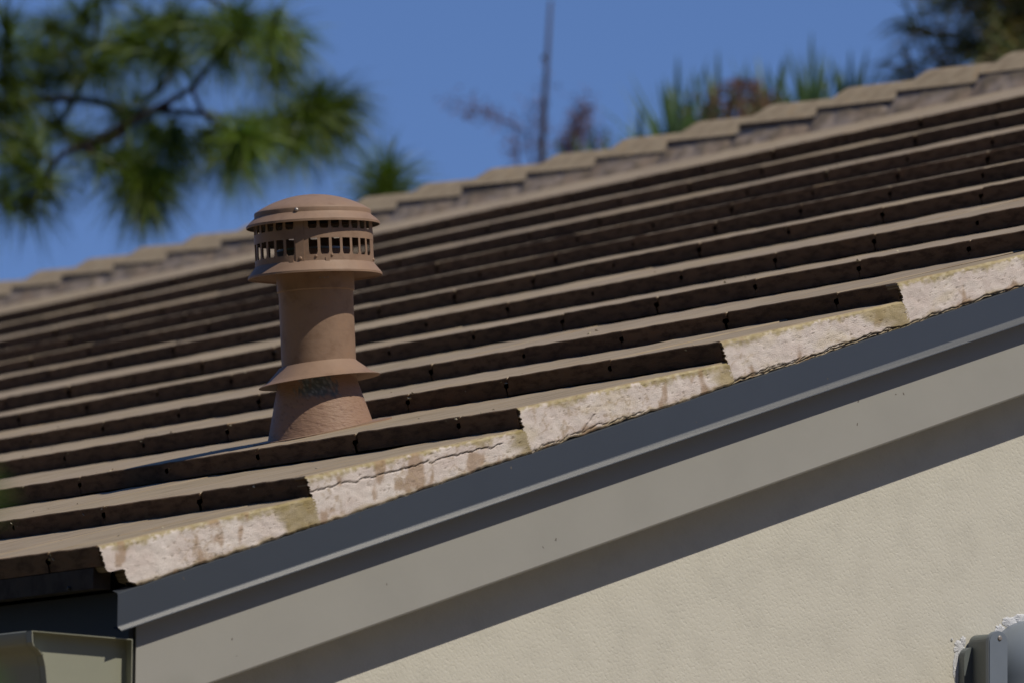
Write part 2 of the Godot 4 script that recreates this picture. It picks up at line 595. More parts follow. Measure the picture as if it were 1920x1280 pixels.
func ridge_tiles(h: Node3D, apex: Vector3):
	# mortar bedding between the top course and the ridge caps
	var n := FastNoiseLite.new()
	n.seed = 5
	n.frequency = 9.0
	n.fractal_octaves = 4
	var st := begin()
	st.set_smooth_group(1)
	var cols := 1400
	var rows := 7
	var grid := []
	var tint := []
	for i in cols + 1:
		var x := -9.68 * i / cols - 0.01
		var c := []
		var cc := []
		for j in rows + 1:
			var f := float(j) / rows
			var v := n.get_noise_2d(x * 1.3, f * 0.16 + 4.0)
			var w := n.get_noise_2d(x * 0.5, f * 0.05)
			var z := lerpf(apex.z + 0.130, apex.z + 0.090, f) + v * 0.004
			var past := fposmod(x - (-3.9392268), 0.334283) / 0.334283
			var y := lerpf(ridge_surface(apex.z + 0.130) - 0.004, apex.y - 0.0625 - 0.0205 * past, f)
			c.append(Vector3(x, y, z))
			var base := Color(0.34, 0.245, 0.165).lerp(Color(0.42, 0.33, 0.255), clampf(0.5 + w * 1.6, 0, 1))
			base = base.lerp(Color(0.20, 0.15, 0.09), clampf(0.25 + v * 1.5 + (f - 0.5) * 0.5, 0, 0.8))
			cc.append(base)
		grid.append(c)
		tint.append(cc)
	for i in cols:
		for j in rows:
			var ids := [[i, j], [i + 1, j], [i + 1, j + 1], [i, j], [i + 1, j + 1], [i, j + 1]]
			for e in [ids[0], ids[2], ids[1], ids[3], ids[5], ids[4]]:
				st.set_color(tint[e[0]][e[1]])
				st.add_vertex(grid[e[0]][e[1]])
	var bed := part("ridge_bedding", finish(st), M.bedding, h)
	# the caps: a bent plate whose left end is lifted over its neighbour
	var meshes: Array[ArrayMesh] = []
	for v in 3:
		var r := RandomNumberGenerator.new()
		r.seed = 40 + v
		var length := 0.385
		var tk := 0.014
		var s0 := begin()
		var s1 := begin()
		var line := [Vector2(-0.094, -0.0575), Vector2(-0.05, -0.030), Vector2(-0.014, -0.0065), Vector2(0, -0.001), Vector2(0.014, -0.0065), Vector2(0.05, -0.030), Vector2(0.094, -0.0575)]
		var inner := []
		for p in line:
			inner.append(p - Vector2(0, tk))
		for i in line.size() - 1:
			var a: Vector2 = line[i]
			var b: Vector2 = line[i + 1]
			s0.set_smooth_group(2)
			for q in 8:
				var x0 := length * q / 8.0
				var x1 := length * (q + 1) / 8.0
				quad(s0, Vector3(x0, a.y, a.x), Vector3(x1, a.y, a.x), Vector3(x1, b.y, b.x), Vector3(x0, b.y, b.x), Vector3.UP)
			var c: Vector2 = inner[i]
			var e: Vector2 = inner[i + 1]
			quad(s1, Vector3(0, a.y, a.x), Vector3(0, b.y, b.x), Vector3(0, e.y, e.x), Vector3(0, c.y, c.x), Vector3.LEFT)
			quad(s1, Vector3(length, a.y, a.x), Vector3(length, b.y, b.x), Vector3(length, e.y, e.x), Vector3(length, c.y, c.x), Vector3.RIGHT)
			quad(s1, Vector3(0, c.y, c.x), Vector3(length, c.y, c.x), Vector3(length, e.y, e.x), Vector3(0, e.y, e.x), Vector3.DOWN)
		for end in [0, line.size() - 1]:
			var a: Vector2 = line[end]
			var c: Vector2 = inner[end]
			quad(s1, Vector3(0, a.y, a.x), Vector3(length, a.y, a.x), Vector3(length, c.y, c.x), Vector3(0, c.y, c.x), Vector3(0, 0, a.x))
		var m := finish(s0)
		meshes.append(finish(s1, m))
	var x := 0.334283 * 0.0 - 3.9392268 + 0.334283 * 11.0
	while x > HOUSE_END + 0.05:
		var b := Basis(Vector3.BACK, -0.063 + rng.randf_range(-0.006, 0.006)) * Basis(Vector3.RIGHT, rng.randf_range(-0.02, 0.02))
		part("ridge_tile", meshes[rng.randi() % 3], [M.ridge_top, M.ridge_edge], bed, Transform3D(b, Vector3(x + rng.randf_range(-0.006, 0.006), apex.y + rng.randf_range(-0.002, 0.002), apex.z)))
		x -= 0.334283


func ridge_surface(z: float) -> float:
	var s := -z / cos(PITCH)
	return s * sin(PITCH) + 0.005 / cos(PITCH)


# bottom edge of the verge mortar and the lines of the capping below it
func cap_top(s: float) -> float:
	return -0.0665 - 0.001 * s


func cap_low(s: float) -> float:
	return -0.1084 - 0.0011 * s


func lip_low(s: float) -> float:
	return -0.115 - 0.0026 * s


func board_low(s: float) -> float:
	return -0.2256 + 0.0026 * s


func verge(h: Node3D):
	var n := FastNoiseLite.new()
	n.seed = 3
	n.frequency = 1.0
	n.fractal_octaves = 4
	for k in 13:
		var s0 := course_s(k)
		var s1 := course_s(k + 1) if k < 12 else 13.15 * GAUGE
		verge_piece(h, k, s0, s1 + 0.004, 0.0026 if k < 5 else 0.008, n)
	# near-black backing strip that paints the shade in the gap under the mortar
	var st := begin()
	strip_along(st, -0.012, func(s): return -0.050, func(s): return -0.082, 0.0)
	part("verge_gap_shade", finish(st), M.underlay, h)
	# capping: upright leg with a kicked-out drip lip
	st = begin()
	var a := 0.018
	var b := 4.54
	var seg := 12
	for i in seg:
		var p := lerpf(a, b, float(i) / seg)
		var q := lerpf(a, b, float(i + 1) / seg)
		var prof := func(s: float) -> Array:
			return [rp(s, cap_top(s) + 0.004, -0.016), rp(s, cap_top(s) + 0.0005, -0.002), rp(s, cap_top(s) - 0.001, 0.0), rp(s, cap_low(s), 0.0), rp(s, cap_low(s) - 0.0012, 0.0012), rp(s, lip_low(s) + 0.0012, 0.0112), rp(s, lip_low(s), 0.0115), rp(s, lip_low(s) - 0.0006, 0.0103), rp(s, cap_low(s) - 0.003, -0.003), rp(s, cap_low(s) - 0.001, -0.014)]
		var u: Array = prof.call(p)
		var v: Array = prof.call(q)
		if i == 0:
			# the lower end is cut plumb
			for e in u.size():
				var w: Vector3 = u[e]
				u[e] = w + Vector3(0, sin(PITCH), -cos(PITCH)) * ((-0.0345 - w.z) / -cos(PITCH))
		var outs := [Vector3(0.2, 1, 0.3), Vector3(1, 1, 0), Vector3.RIGHT, Vector3(1, 0.3, 0), Vector3(1, 1, 0), Vector3.RIGHT, Vector3(1, -1, 0), Vector3.DOWN, Vector3.DOWN]
		for j in 9:
			quad(st, u[j], u[j + 1], v[j + 1], v[j], outs[j])
	part("verge_capping", finish(st), M.capping, h)
	# barge board
	st = begin()
	for i in seg:
		var p := lerpf(0.105, b, float(i) / seg)
		var q := lerpf(0.105, b, float(i + 1) / seg)
		var prof := func(s: float) -> Array:
			return [rp(s, -0.098, -0.0125), rp(s, board_low(s) + 0.003, -0.0125), rp(s, board_low(s) + 0.0008, -0.0137), rp(s, board_low(s), -0.0165), rp(s, board_low(s), -0.035), rp(s, -0.098, -0.035)]
		var u: Array = prof.call(p)
		var v: Array = prof.call(q)
		if i == 0:
			# the board ends on a plumb line beside the gutter
			var zz := -0.0695
			for e in u.size():
				var w: Vector3 = u[e]
				var along: float = (zz - w.z) / -cos(PITCH)
				u[e] = w + Vector3(0, sin(PITCH), -cos(PITCH)) * along
			quad(st, u[0], u[1], u[4], u[5], Vector3.BACK)
		var outs := [Vector3.RIGHT, Vector3(1, -0.6, 0), Vector3(0.6, -1, 0), Vector3.DOWN, Vector3.LEFT]
		for j in 5:
			quad(st, u[j], u[j + 1], v[j + 1], v[j], outs[j])
	part("barge_board", finish(st), M.fascia, h)
	# scuffs and specks on the painted metal
	var r := RandomNumberGenerator.new()
	r.seed = 19
	for set_ in [["board_specks", M.speck, -0.0124, -0.205, -0.15, 11], ["capping_scratches", M.speck, 0.0002, -0.104, -0.074, 6]]:
		st = begin()
		for i in set_[5]:
			var at := rp(r.randf_range(0.06, 1.9), r.randf_range(set_[3], set_[4]), set_[2])
			var w := r.randf_range(0.0006, 0.0014)
			var l := r.randf_range(0.0008, 0.0050)
			var lean := r.randf_range(-0.002, 0.002)
			quad(st, at + Vector3(0, 0, -w), at + Vector3(0, l * 0.2, w), at + Vector3(0, l, w * 0.6 + lean), at + Vector3(0, l * 0.9, -w * 0.7 + lean), Vector3.RIGHT)
		part(set_[0], finish(st), set_[1], h).set_meta("kind", "stuff")
	# lining between board and wall
	st = begin()
	strip_flat(st, -0.07, -0.03, func(s): return board_low(s) + 0.012, 0.1, 4.5)
	part("verge_soffit", finish(st), M.fascia, h)


func strip_along(st: SurfaceTool, x: float, hi: Callable, lo: Callable, from: float):
	for i in 24:
		var p := lerpf(from + 0.035, 4.53, i / 24.0)
		var q := lerpf(from + 0.035, 4.53, (i + 1) / 24.0)
		quad(st, rp(p, hi.call(p), x), rp(q, hi.call(q), x), rp(q, lo.call(q), x), rp(p, lo.call(p), x), Vector3.RIGHT)


func strip_flat(st: SurfaceTool, x0: float, x1: float, at: Callable, from: float, to: float):
	for i in 12:
		var p := lerpf(from, to, i / 12.0)
		var q := lerpf(from, to, (i + 1) / 12.0)
		quad(st, rp(p, at.call(p), x0), rp(q, at.call(q), x0), rp(q, at.call(q), x1), rp(p, at.call(p), x1), Vector3.DOWN)


# one length of verge mortar under the end of one course, with cracks, pits, lichen and stains
func verge_piece(h: Node3D, k: int, s0: float, s1: float, cell: float, n: FastNoiseLite):
	var cols := int((s1 - s0) / cell)
	var rows := 44 if k < 5 else 10
	var st := begin()
	st.set_smooth_group(1)
	var pos := []
	var tint := []
	for i in cols + 1:
		var f := float(i) / cols
		var pc := []
		var tc := []
		for j in rows + 1:
			var g_ := float(j) / rows
			var rag := n.get_noise_2d(g_ * 14.0 + k * 7.0, 2.0) * 0.0035 + n.get_noise_2d(g_ * 40.0, k * 3.0) * 0.002
			var sa := s0 + 0.0015 + rag * (1.0 if k > 0 else 0.7)
			if k == 0:
				sa += 0.026 * smoothstep(0.47, 0.42, g_) + 0.012 * smoothstep(0.22, 0.0, g_)
			var s := lerpf(sa, s1, f)
			var top: float = DH[k] - 0.0012 - course_drop(k) * clampf((s - s0) / GAUGE, 0.0, 1.1) + n.get_noise_2d(s * 60.0, 9.0) * 0.001
			var low := cap_top(s) + 0.001 + n.get_noise_2d(s * 45.0, 5.0 + k) * 0.0022 + n.get_noise_2d(s * 9.0, 8.0) * 0.0022
			var hh := lerpf(low, top, g_)
			var from_top := top - hh
			var from_low := hh - low
			# crack lines
			var crack := 0.0
			if k == 1:
				var line := -0.0235 - (s - s0) * 0.066 + n.get_noise_2d(s * 30.0, 31.0) * 0.0045 + n.get_noise_2d(s * 110.0, 35.0) * 0.0016
				if s < s0 + 0.315:
					crack = maxf(crack, 1.0 - absf(hh - DH[k] - line) / 0.0011)
			if k >= 2 and k <= 3:
				var l2 := low + 0.0035 + (n.get_noise_2d(s * 22.0, 47.0) + 0.12) * 0.0045 + n.get_noise_2d(s * 130.0, 43.0) * 0.0022
				if (s - s0) < 0.2 + 0.1 * (k - 2):
					crack = maxf(crack, 1.0 - absf(hh - l2) / 0.0010)
			if k == 2:
				var l3 := low + 0.008 + (s - s0 - 0.095) * 0.55 + n.get_noise_2d(s * 80.0, 53.0) * 0.002
				if s > s0 + 0.085 and s < s0 + 0.12:
					crack = maxf(crack, 0.8 - absf(hh - l3) / 0.0013)
			if k == 3 or k == 4:
				var l4 := low + 0.002 + n.get_noise_2d(s * 70.0, 57.0) * 0.0014
				crack = maxf(crack, 0.9 - absf(hh - l4) / 0.0011)
			crack = clampf(crack * 1.6, 0.0, 1.0)
			var pit := n.get_noise_2d(s * 115.0 + 31.0, hh * 115.0)
			var pitted := smoothstep(0.42, 0.55, pit)
			var x := 0.0015 + n.get_noise_2d(s * 40.0, hh * 40.0) * 0.0009 + n.get_noise_2d(s * 80.0, hh * 80.0) * 0.00025 - crack * 0.0035 - pitted * 0.0012
			if g_ > 0.93:
				x -= (g_ - 0.93) * 0.03
			if from_low < 0.003:
				x -= (0.003 - from_low) * 0.8
			pc.append(rp(s, hh, x))
			# colour
			var big := n.get_noise_2d(s * 9.0 + 20.0, hh * 16.0)
			var mid := n.get_noise_2d(s * 34.0, hh * 40.0 + 7.0)
			var c := Color(0.74, 0.635, 0.585).lerp(Color(0.84, 0.76, 0.71), clampf(0.5 + big * 1.0 + mid * 0.5, 0, 1))
			var reach := 0.006 + 0.011 * clampf(0.35 + n.get_noise_2d(s * 11.0, 61.0) * 1.6, 0, 1)
			var lichen := smoothstep(reach, reach * 0.25, from_top + mid * 0.004 + n.get_noise_2d(s * 100.0, hh * 100.0) * 0.006)
			c = c.lerp(Color(0.34, 0.265, 0.105).lerp(Color(0.50, 0.42, 0.24), clampf(0.5 + n.get_noise_2d(s * 90.0, hh * 90.0), 0, 1)), lichen * 0.9)
			var under := smoothstep(0.008, 0.001, from_low + mid * 0.005)
			c = c.lerp(Color(0.50, 0.40, 0.23), under * 0.75)
			# tan blotches that bleed downwards
			var blot := n.get_noise_2d((s * cos(PITCH) - hh * sin(PITCH)) * 15.0, (s * sin(PITCH) + hh * cos(PITCH)) * 7.0 + k * 5.0)
			c = c.lerp(Color(0.40, 0.26, 0.155), smoothstep(0.27, 0.40, blot) * 0.7)
			# brown veins where water has dried
			var vein := 1.0 - absf(n.get_noise_2d((s * cos(PITCH) - hh * sin(PITCH)) * 26.0 + 40.0, (s * sin(PITCH) + hh * cos(PITCH)) * 20.0)) / 0.075
			var where := smoothstep(0.0, 0.22, n.get_noise_2d(s * 6.0 + 13.0, 77.0 + k))
			c = c.lerp(Color(0.46, 0.34, 0.22), clampf(vein, 0.0, 1.0) * where * 0.75)
			# olive growth on the uphill end next to the following butt
			var grow := smoothstep(0.72, 0.95, f + big * 0.35) if k in [0, 3] else smoothstep(0.93, 1.02, f + big * 0.15)
			c = c.lerp(Color(0.33, 0.26, 0.11).lerp(Color(0.42, 0.34, 0.19), clampf(0.5 + mid, 0, 1)), grow * 0.85)
			if k >= 2:
				c = c.lerp(Color(0.62, 0.50, 0.30), smoothstep(0.0, 0.4, big) * 0.35)
			c = c.lerp(Color(0.18, 0.13, 0.08), pitted * 0.5)
			c = c.lerp(Color(0.05, 0.04, 0.03), crack * 0.9)
			tc.append(c)
		pos.append(pc)
		tint.append(tc)
	for i in cols:
		for j in rows:
			for e in [[i, j], [i + 1, j + 1], [i + 1, j], [i, j], [i, j + 1], [i + 1, j + 1]]:
				st.set_color(tint[e[0]][e[1]])
				st.add_vertex(pos[e[0]][e[1]])
	# the end that faces down the slope, back into the roof
	st.set_smooth_group(-1)
	for j in rows:
		st.set_color(Color(0.22, 0.17, 0.11))  # end face coloured darker than the mortar, its shade painted in
		var a: Vector3 = pos[0][j]
		var b: Vector3 = pos[0][j + 1]
		quad(st, a, b, b + Vector3(-0.03, 0, 0), a + Vector3(-0.03, 0, 0), Vector3.BACK)
	for i in cols:
		var a: Vector3 = pos[i][rows]
		var b: Vector3 = pos[i + 1][rows]
		st.set_color(tint[i][rows])
		quad(st, a, b, b + Vector3(-0.012, 0, 0), a + Vector3(-0.012, 0, 0), Vector3.UP)
	part("verge_mortar", finish(st), M.mortar, h)


func eave(h: Node3D):
	# dark bedding strip below the first course
	var st := begin()
	box(st, Vector3(HOUSE_END, -0.0515, -0.036), Vector3(-0.026, -0.024, -0.010))
	part("eave_bedding", finish(st), M.dark_board, h)
	st = begin()
	for i in 14:
		tube(st, [Vector3(-0.095 - i * 0.6, -0.0475, -0.0115), Vector3(-0.095 - i * 0.6, -0.0475, -0.0065)], [0.0028, 0.0028], 8)
	part("eave_nails", finish(st), M.dark_metal, h)
	# fascia behind the gutter
	st = begin()
	box(st, Vector3(HOUSE_END, -0.30, -0.082), Vector3(-0.016, -0.053, -0.0600))
	part("eave_fascia", finish(st), M.dark_metal, h)
	# gutter: profile in (z, y), along the eave
	var prof: Array = [Vector2(-0.0695, -0.119), Vector2(-0.0695, -0.232), Vector2(0.030, -0.236), Vector2(0.045, -0.228), Vector2(0.0545, -0.205), Vector2(0.0577, -0.182), Vector2(0.0605, -0.160), Vector2(0.0645, -0.146), Vector2(0.0715, -0.1385), Vector2(0.078, -0.134), Vector2(0.0803, -0.129), Vector2(0.0812, -0.1145), Vector2(0.0800, -0.1132), Vector2(0.072, -0.1130)].map(func(p): return p + Vector2(0.0119, 0.0))
	st = begin()
	st.set_smooth_group(1)
	for i in prof.size() - 1:
		var a: Vector2 = prof[i]
		var b: Vector2 = prof[i + 1]
		var out := Vector3(0, -(b.x - a.x), (b.y - a.y))
		st.set_smooth_group(1 if i > 1 and i < 11 else 5 + i)
		for off in [0.0, 0.0012]:
			var inward: Vector3 = out.normalized() * -off
			quad(st, Vector3(HOUSE_END, a.y, a.x) + inward, Vector3(-0.0175, a.y, a.x) + inward, Vector3(-0.0175, b.y, b.x) + inward, Vector3(HOUSE_END, b.y, b.x) + inward, out * (1.0 if off == 0.0 else -1.0))
	var gut := part("gutter", finish(st), M.gutter, h)
	# stop end: a plate set back behind a folded rim
	var outline := PackedVector2Array()
	for i in prof.size() - 2:
		outline.append(prof[i])
	outline.append(Vector2(0.0931, -0.1137))
	var zx := Transform3D(Basis(Vector3(0, 0, 1), Vector3(0, 1, 0), Vector3(-1, 0, 0)), Vector3(-0.0160, 0, 0))
	st = begin()
	slab(st, outline, 0.0, 0.001, zx)
	part("stop_end", finish(st), M.gutter, gut)
	st = begin()
	var inner := Geometry2D.offset_polygon(outline, -0.0013)[0]
	for ring in [outline, inner]:
		for i in ring.size():
			var a: Vector2 = ring[i]
			var b: Vector2 = ring[(i + 1) % ring.size()]
			var n := Vector3(0, -(b.x - a.x), b.y - a.y)
			if not Geometry2D.is_polygon_clockwise(ring):
				n = -n
			quad(st, Vector3(-0.0170, a.y, a.x), Vector3(-0.0170, b.y, b.x), Vector3(0.0005, b.y, b.x), Vector3(0.0005, a.y, a.x), n * (1.0 if ring == outline else -1.0))
	for i in outline.size():
		var a: Vector2 = outline[i]
		var b: Vector2 = outline[(i + 1) % outline.size()]
		var c := Vector2(0.0, -0.18)
		var a2 := a + (c - a).normalized() * 0.0017
		var b2 := b + (c - b).normalized() * 0.0017
		quad(st, Vector3(0.0006, a.y, a.x), Vector3(0.0006, b.y, b.x), Vector3(0.0006, b2.y, b2.x), Vector3(0.0006, a2.y, a2.x), Vector3.RIGHT)
	part("stop_end_rim", finish(st), M.gutter, gut)


# ---------------------------------------------------------------- the vent
func curved_plate(st: SurfaceTool, poly: PackedVector2Array, r0: float, r1: float):
	# outline in (angle, height) wrapped on a cylinder
	var at := func(p: Vector2, r: float) -> Vector3: return Vector3(cos(p.x) * r, p.y, sin(p.x) * r)
	var ix := Geometry2D.triangulate_polygon(poly)
	for i in range(0, ix.size(), 3):
		var m := (poly[ix[i]] + poly[ix[i + 1]] + poly[ix[i + 2]]) / 3.0
		var out := Vector3(cos(m.x), 0, sin(m.x))
		tri(st, at.call(poly[ix[i]], r1), at.call(poly[ix[i + 1]], r1), at.call(poly[ix[i + 2]], r1), out)
		tri(st, at.call(poly[ix[i]], r0), at.call(poly[ix[i + 1]], r0), at.call(poly[ix[i + 2]], r0), -out)
	var c := Vector2.ZERO
	for p in poly:
		c += p / poly.size()
	for i in poly.size():
		var a := poly[i]
		var b := poly[(i + 1) % poly.size()]
		var m := (a + b) / 2.0 - c
		var tang := Vector3(-sin(a.x), 0, cos(a.x))
		quad(st, at.call(a, r0), at.call(b, r0), at.call(b, r1), at.call(a, r1), tang * m.x * r1 + Vector3.UP * m.y)


func roof_vent():
	var lean := 0.063
	var v := thing("roof_vent", "reddish brown metal vent pipe with a domed slotted cowl standing on the roof tiles", "roof vent", Vector3(-0.8793, 0.2757, -0.8263))
	# heights above the point where the axis meets the tile; everything leans a little down the slope
	var ax := Transform3D(Basis(Vector3.RIGHT, lean), Vector3.ZERO)
	var seg := 72
	# cap
	var st := begin()
	var dome := []
	for i in 11:
		var a := (PI / 2.0) * (1.0 - i / 10.0)
		# shallow dome: part of a sphere
		var rr := 0.0895 * i / 10.0
		var hh := sqrt(pow(0.166, 2) - rr * rr) - sqrt(pow(0.166, 2) - pow(0.0895, 2))
		dome.append(Vector2(rr, 0.3368 + hh))
		if a < -1.0:
			break
	dome.append_array([Vector2(0.0902, 0.3358), Vector2(0.0904, 0.3348), Vector2(0.0902, 0.3290), Vector2(0.0906, 0.3282), Vector2(0.0975, 0.3225), Vector2(0.1022, 0.3178), Vector2(0.1033, 0.3166), Vector2(0.1034, 0.3132), Vector2(0.1026, 0.3128), Vector2(0.1024, 0.3140)])
	lathe(st, dome, seg, ax)
	var cap := part("cowl_cap", finish(st), M.paint, v)
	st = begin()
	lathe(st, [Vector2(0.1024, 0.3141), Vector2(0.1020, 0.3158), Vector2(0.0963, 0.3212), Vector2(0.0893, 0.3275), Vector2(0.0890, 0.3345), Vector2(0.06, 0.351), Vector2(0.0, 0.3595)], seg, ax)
	part("unpainted_dark_inside", finish(st), M.inside_shade, cap)  # bare underside coloured near black, shade behind the slots put into it
	# screws of the cap, one of them on the near side
	for a in [0.78, 2.87, 4.97]:
		st = begin()
		var dir := Vector3(cos(a), 0, sin(a))
		var b := Basis(dir.cross(Vector3.UP), dir, Vector3.UP)
		lathe(st, [Vector2(0, 0.0032), Vector2(0.0016, 0.0029), Vector2(0.0029, 0.0018), Vector2(0.0034, 0.0), Vector2(0.0034, -0.002)], 12, ax * Transform3D(b, dir * 0.0902 + Vector3.UP * 0.332))
		part("screw", finish(st), M.screw, cap)
	# slotted cage: three bands, then the bars between the slots
	st = begin()
	var ro := 0.0918
	var ri := 0.0905
	for e in [[0.3265, 0.3225], [0.3022, 0.2875], [0.2622, 0.2515]]:
		lathe(st, [Vector2(ri, e[0]), Vector2(ro, e[0]), Vector2(ro, e[1]), Vector2(ri, e[1]), Vector2(ri, e[0])], seg, ax)
	var cage_st := begin()
	var face := 0.527   # direction of the seam that faces the camera's left
	# angles run from the seam strap; +angle turns towards the right of the picture
	var to_angle := func(deg: float) -> float: return face - deg_to_rad(deg)
	for grp in 4:
		var base_deg := -3.8 + 90.0 * grp
		for i in 8:
			var lo := base_deg + i * 11.2 - 2.7
			var hi := lo + 2.7
			if i == 0:
				lo -= 5.6
			if i == 7:
				hi += 5.6
			for row in [[0.3240, 0.3015], [0.2882, 0.2615]]:
				var top: float = row[0]
				var low: float = row[1]
				var fil := 1.45
				var pts := PackedVector2Array()
				for e in [[lo, top], [lo, low + 0.0052], [lo - 0.35, low + 0.0030], [lo - 0.9, low + 0.0016], [lo - fil, low], [hi + fil, low], [hi + 0.9, low + 0.0016], [hi + 0.35, low + 0.0030], [hi, low + 0.0052], [hi, top]]:
					pts.append(Vector2(to_angle.call(e[0]), e[1]))
				curved_plate(cage_st, pts, ri + 0.00012, ro - 0.00012)
	var cage_mesh := finish(st)
	cage_mesh = finish_into(cage_st, cage_mesh, ax)
	var cage := part("cowl_cage", cage_mesh, M.paint, v)
	# raised seam where the sheet overlaps, rivets and tabs
	st = begin()
	var seam := PackedVector2Array()
	for e in [[-8.4, 0.3230], [-8.4, 0.2520], [-16.6, 0.2520], [-16.6, 0.3230]]:
		seam.append(Vector2(to_angle.call(e[0]), e[1]))
	curved_plate(st, seam, ro - 0.0003, ro + 0.0009)
	part("cage_seam", moved(finish(st), ax), M.paint, cage)
	for e in [[-12.3, 0.2568, 0.0030], [2.9, 0.2592, 0.0022], [18.4, 0.2604, 0.0021], [-101.0, 0.2568, 0.003], [80.0, 0.2568, 0.003]]:
		st = begin()
		var a: float = to_angle.call(e[0])
		var dir := Vector3(cos(a), 0, sin(a))
		var b := Basis(dir.cross(Vector3.UP), dir, Vector3.UP)
		var s: float = e[2]
		lathe(st, [Vector2(0, s * 0.75), Vector2(s * 0.6, s * 0.6), Vector2(s, 0.0), Vector2(s, -0.002)], 10, ax * Transform3D(b, dir * (ro + 0.0005) + Vector3.UP * e[1]))
		part("rivet", finish(st), M.paint, cage)
	for e in [[-21.0, 0.2505], [13.8, 0.2525], [104.0, 0.251]]:
		st = begin()
		var tab := PackedVector2Array()
		for q in [[-2.0, 0.0045], [-2.0, -0.003], [-1.2, -0.0042], [1.2, -0.0042], [2.0, -0.003], [2.0, 0.0045]]:
			tab.append(Vector2(to_angle.call(e[0] + q[0]), e[1] + q[1]))
		curved_plate(st, tab, ro, ro + 0.0016)
		part("fixing_tab", moved(finish(st), ax), M.paint, cage)
	# skirt under the cage
	st = begin()
	lathe(st, [Vector2(0.0895, 0.2535), Vector2(0.0922, 0.2528), Vector2(0.0930, 0.2515), Vector2(0.0985, 0.2445), Vector2(0.1030, 0.2390), Vector2(0.1038, 0.2378), Vector2(0.1039, 0.2348), Vector2(0.1030, 0.2344), Vector2(0.1024, 0.2374), Vector2(0.0920, 0.2498), Vector2(0.0610, 0.2470), Vector2(0.0590, 0.2475)], seg, ax)
	part("cowl_skirt", finish(st), M.paint, v)
	# pipe with a socket collar at its head, open at the top
	st = begin()
	lathe(st, [Vector2(0.0560, 0.18), Vector2(0.0565, 0.2740), Vector2(0.0590, 0.2745), Vector2(0.0599, 0.2735), Vector2(0.0599, 0.2135), Vector2(0.0594, 0.2125), Vector2(0.0577, 0.2120), Vector2(0.0575, 0.2110), Vector2(0.0575, 0.04)], seg, ax)
	var pipe := part("vent_pipe", finish(st), M.paint, v)
	st = begin()
	lathe(st, [Vector2(0.0568, 0.2735), Vector2(0.0568, 0.2775), Vector2(0.0590, 0.2777), Vector2(0.0592, 0.262), Vector2(0.0603, 0.2615), Vector2(0.0603, 0.2605)], seg, ax)
	part("bare_pipe_rim", finish(st), M.zinc, pipe)
	# small paint chips near the head of the pipe
	st = begin()
	for e in [[0.0, 0.2290, 1.4], [4.2, 0.2297, 1.0], [7.0, 0.2286, 1.6], [10.5, 0.2291, 0.9], [12.5, 0.2295, 1.2]]:
		var ch := PackedVector2Array()
		for q in [[-0.6, -0.0006], [-0.3, 0.0008], [0.5, 0.0006], [0.7, -0.0007]]:
			ch.append(Vector2(to_angle.call(e[0] + 8.0 + q[0] * e[2]), e[1] + q[1] * e[2]))
		curved_plate(st, ch, 0.0599, 0.0603)
	part("bare_chips", moved(finish(st), ax), M.zinc, pipe)
	# storm collar, tipped further down the slope
	st = begin()
	var cx := Transform3D(Basis(Vector3.UP.cross(Vector3(-2.8, 0, 7.65)).normalized(), 0.142), ax * Vector3(0, 0.0745, 0))
	lathe(st, [Vector2(0.0570, 0.0275), Vector2(0.0592, 0.0272), Vector2(0.0602, 0.0262), Vector2(0.0628, 0.0232), Vector2(0.0720, 0.0152), Vector2(0.0800, 0.0078), Vector2(0.0836, 0.0052), Vector2(0.0930, 0.0012), Vector2(0.0945, 0.0002), Vector2(0.0940, -0.0006), Vector2(0.0832, 0.0038), Vector2(0.0795, 0.0064), Vector2(0.0600, 0.0240)], seg, cx)
	part("storm_collar", finish(st), M.paint, v)
	# flashing cone, painted, with bare metal showing under the collar
	st = begin()
	cone(st)
	part("flashing_cone", finish(st), M.paint_rough, v)
	# flange dressed on the tile
	st = begin()
	var fl := Transform3D(Basis(Vector3.RIGHT, PITCH - TILT), Vector3(0.010, -0.0052, 0.004))
	var ring := PackedVector2Array()
	for i in 40:
		var a := TAU * i / 40.0
		var n := pow(pow(absf(cos(a)), 4.0) + pow(absf(sin(a)), 4.0), -0.25)
		ring.append(Vector2(cos(a) * n * 0.100, sin(a) * n * 0.092))
	slab(st, ring, 0.0, 0.0025, fl * Transform3D(Basis(Vector3.RIGHT, Vector3.FORWARD, Vector3.UP), Vector3.ZERO))
	part("flange", finish(st), M.paint, v)


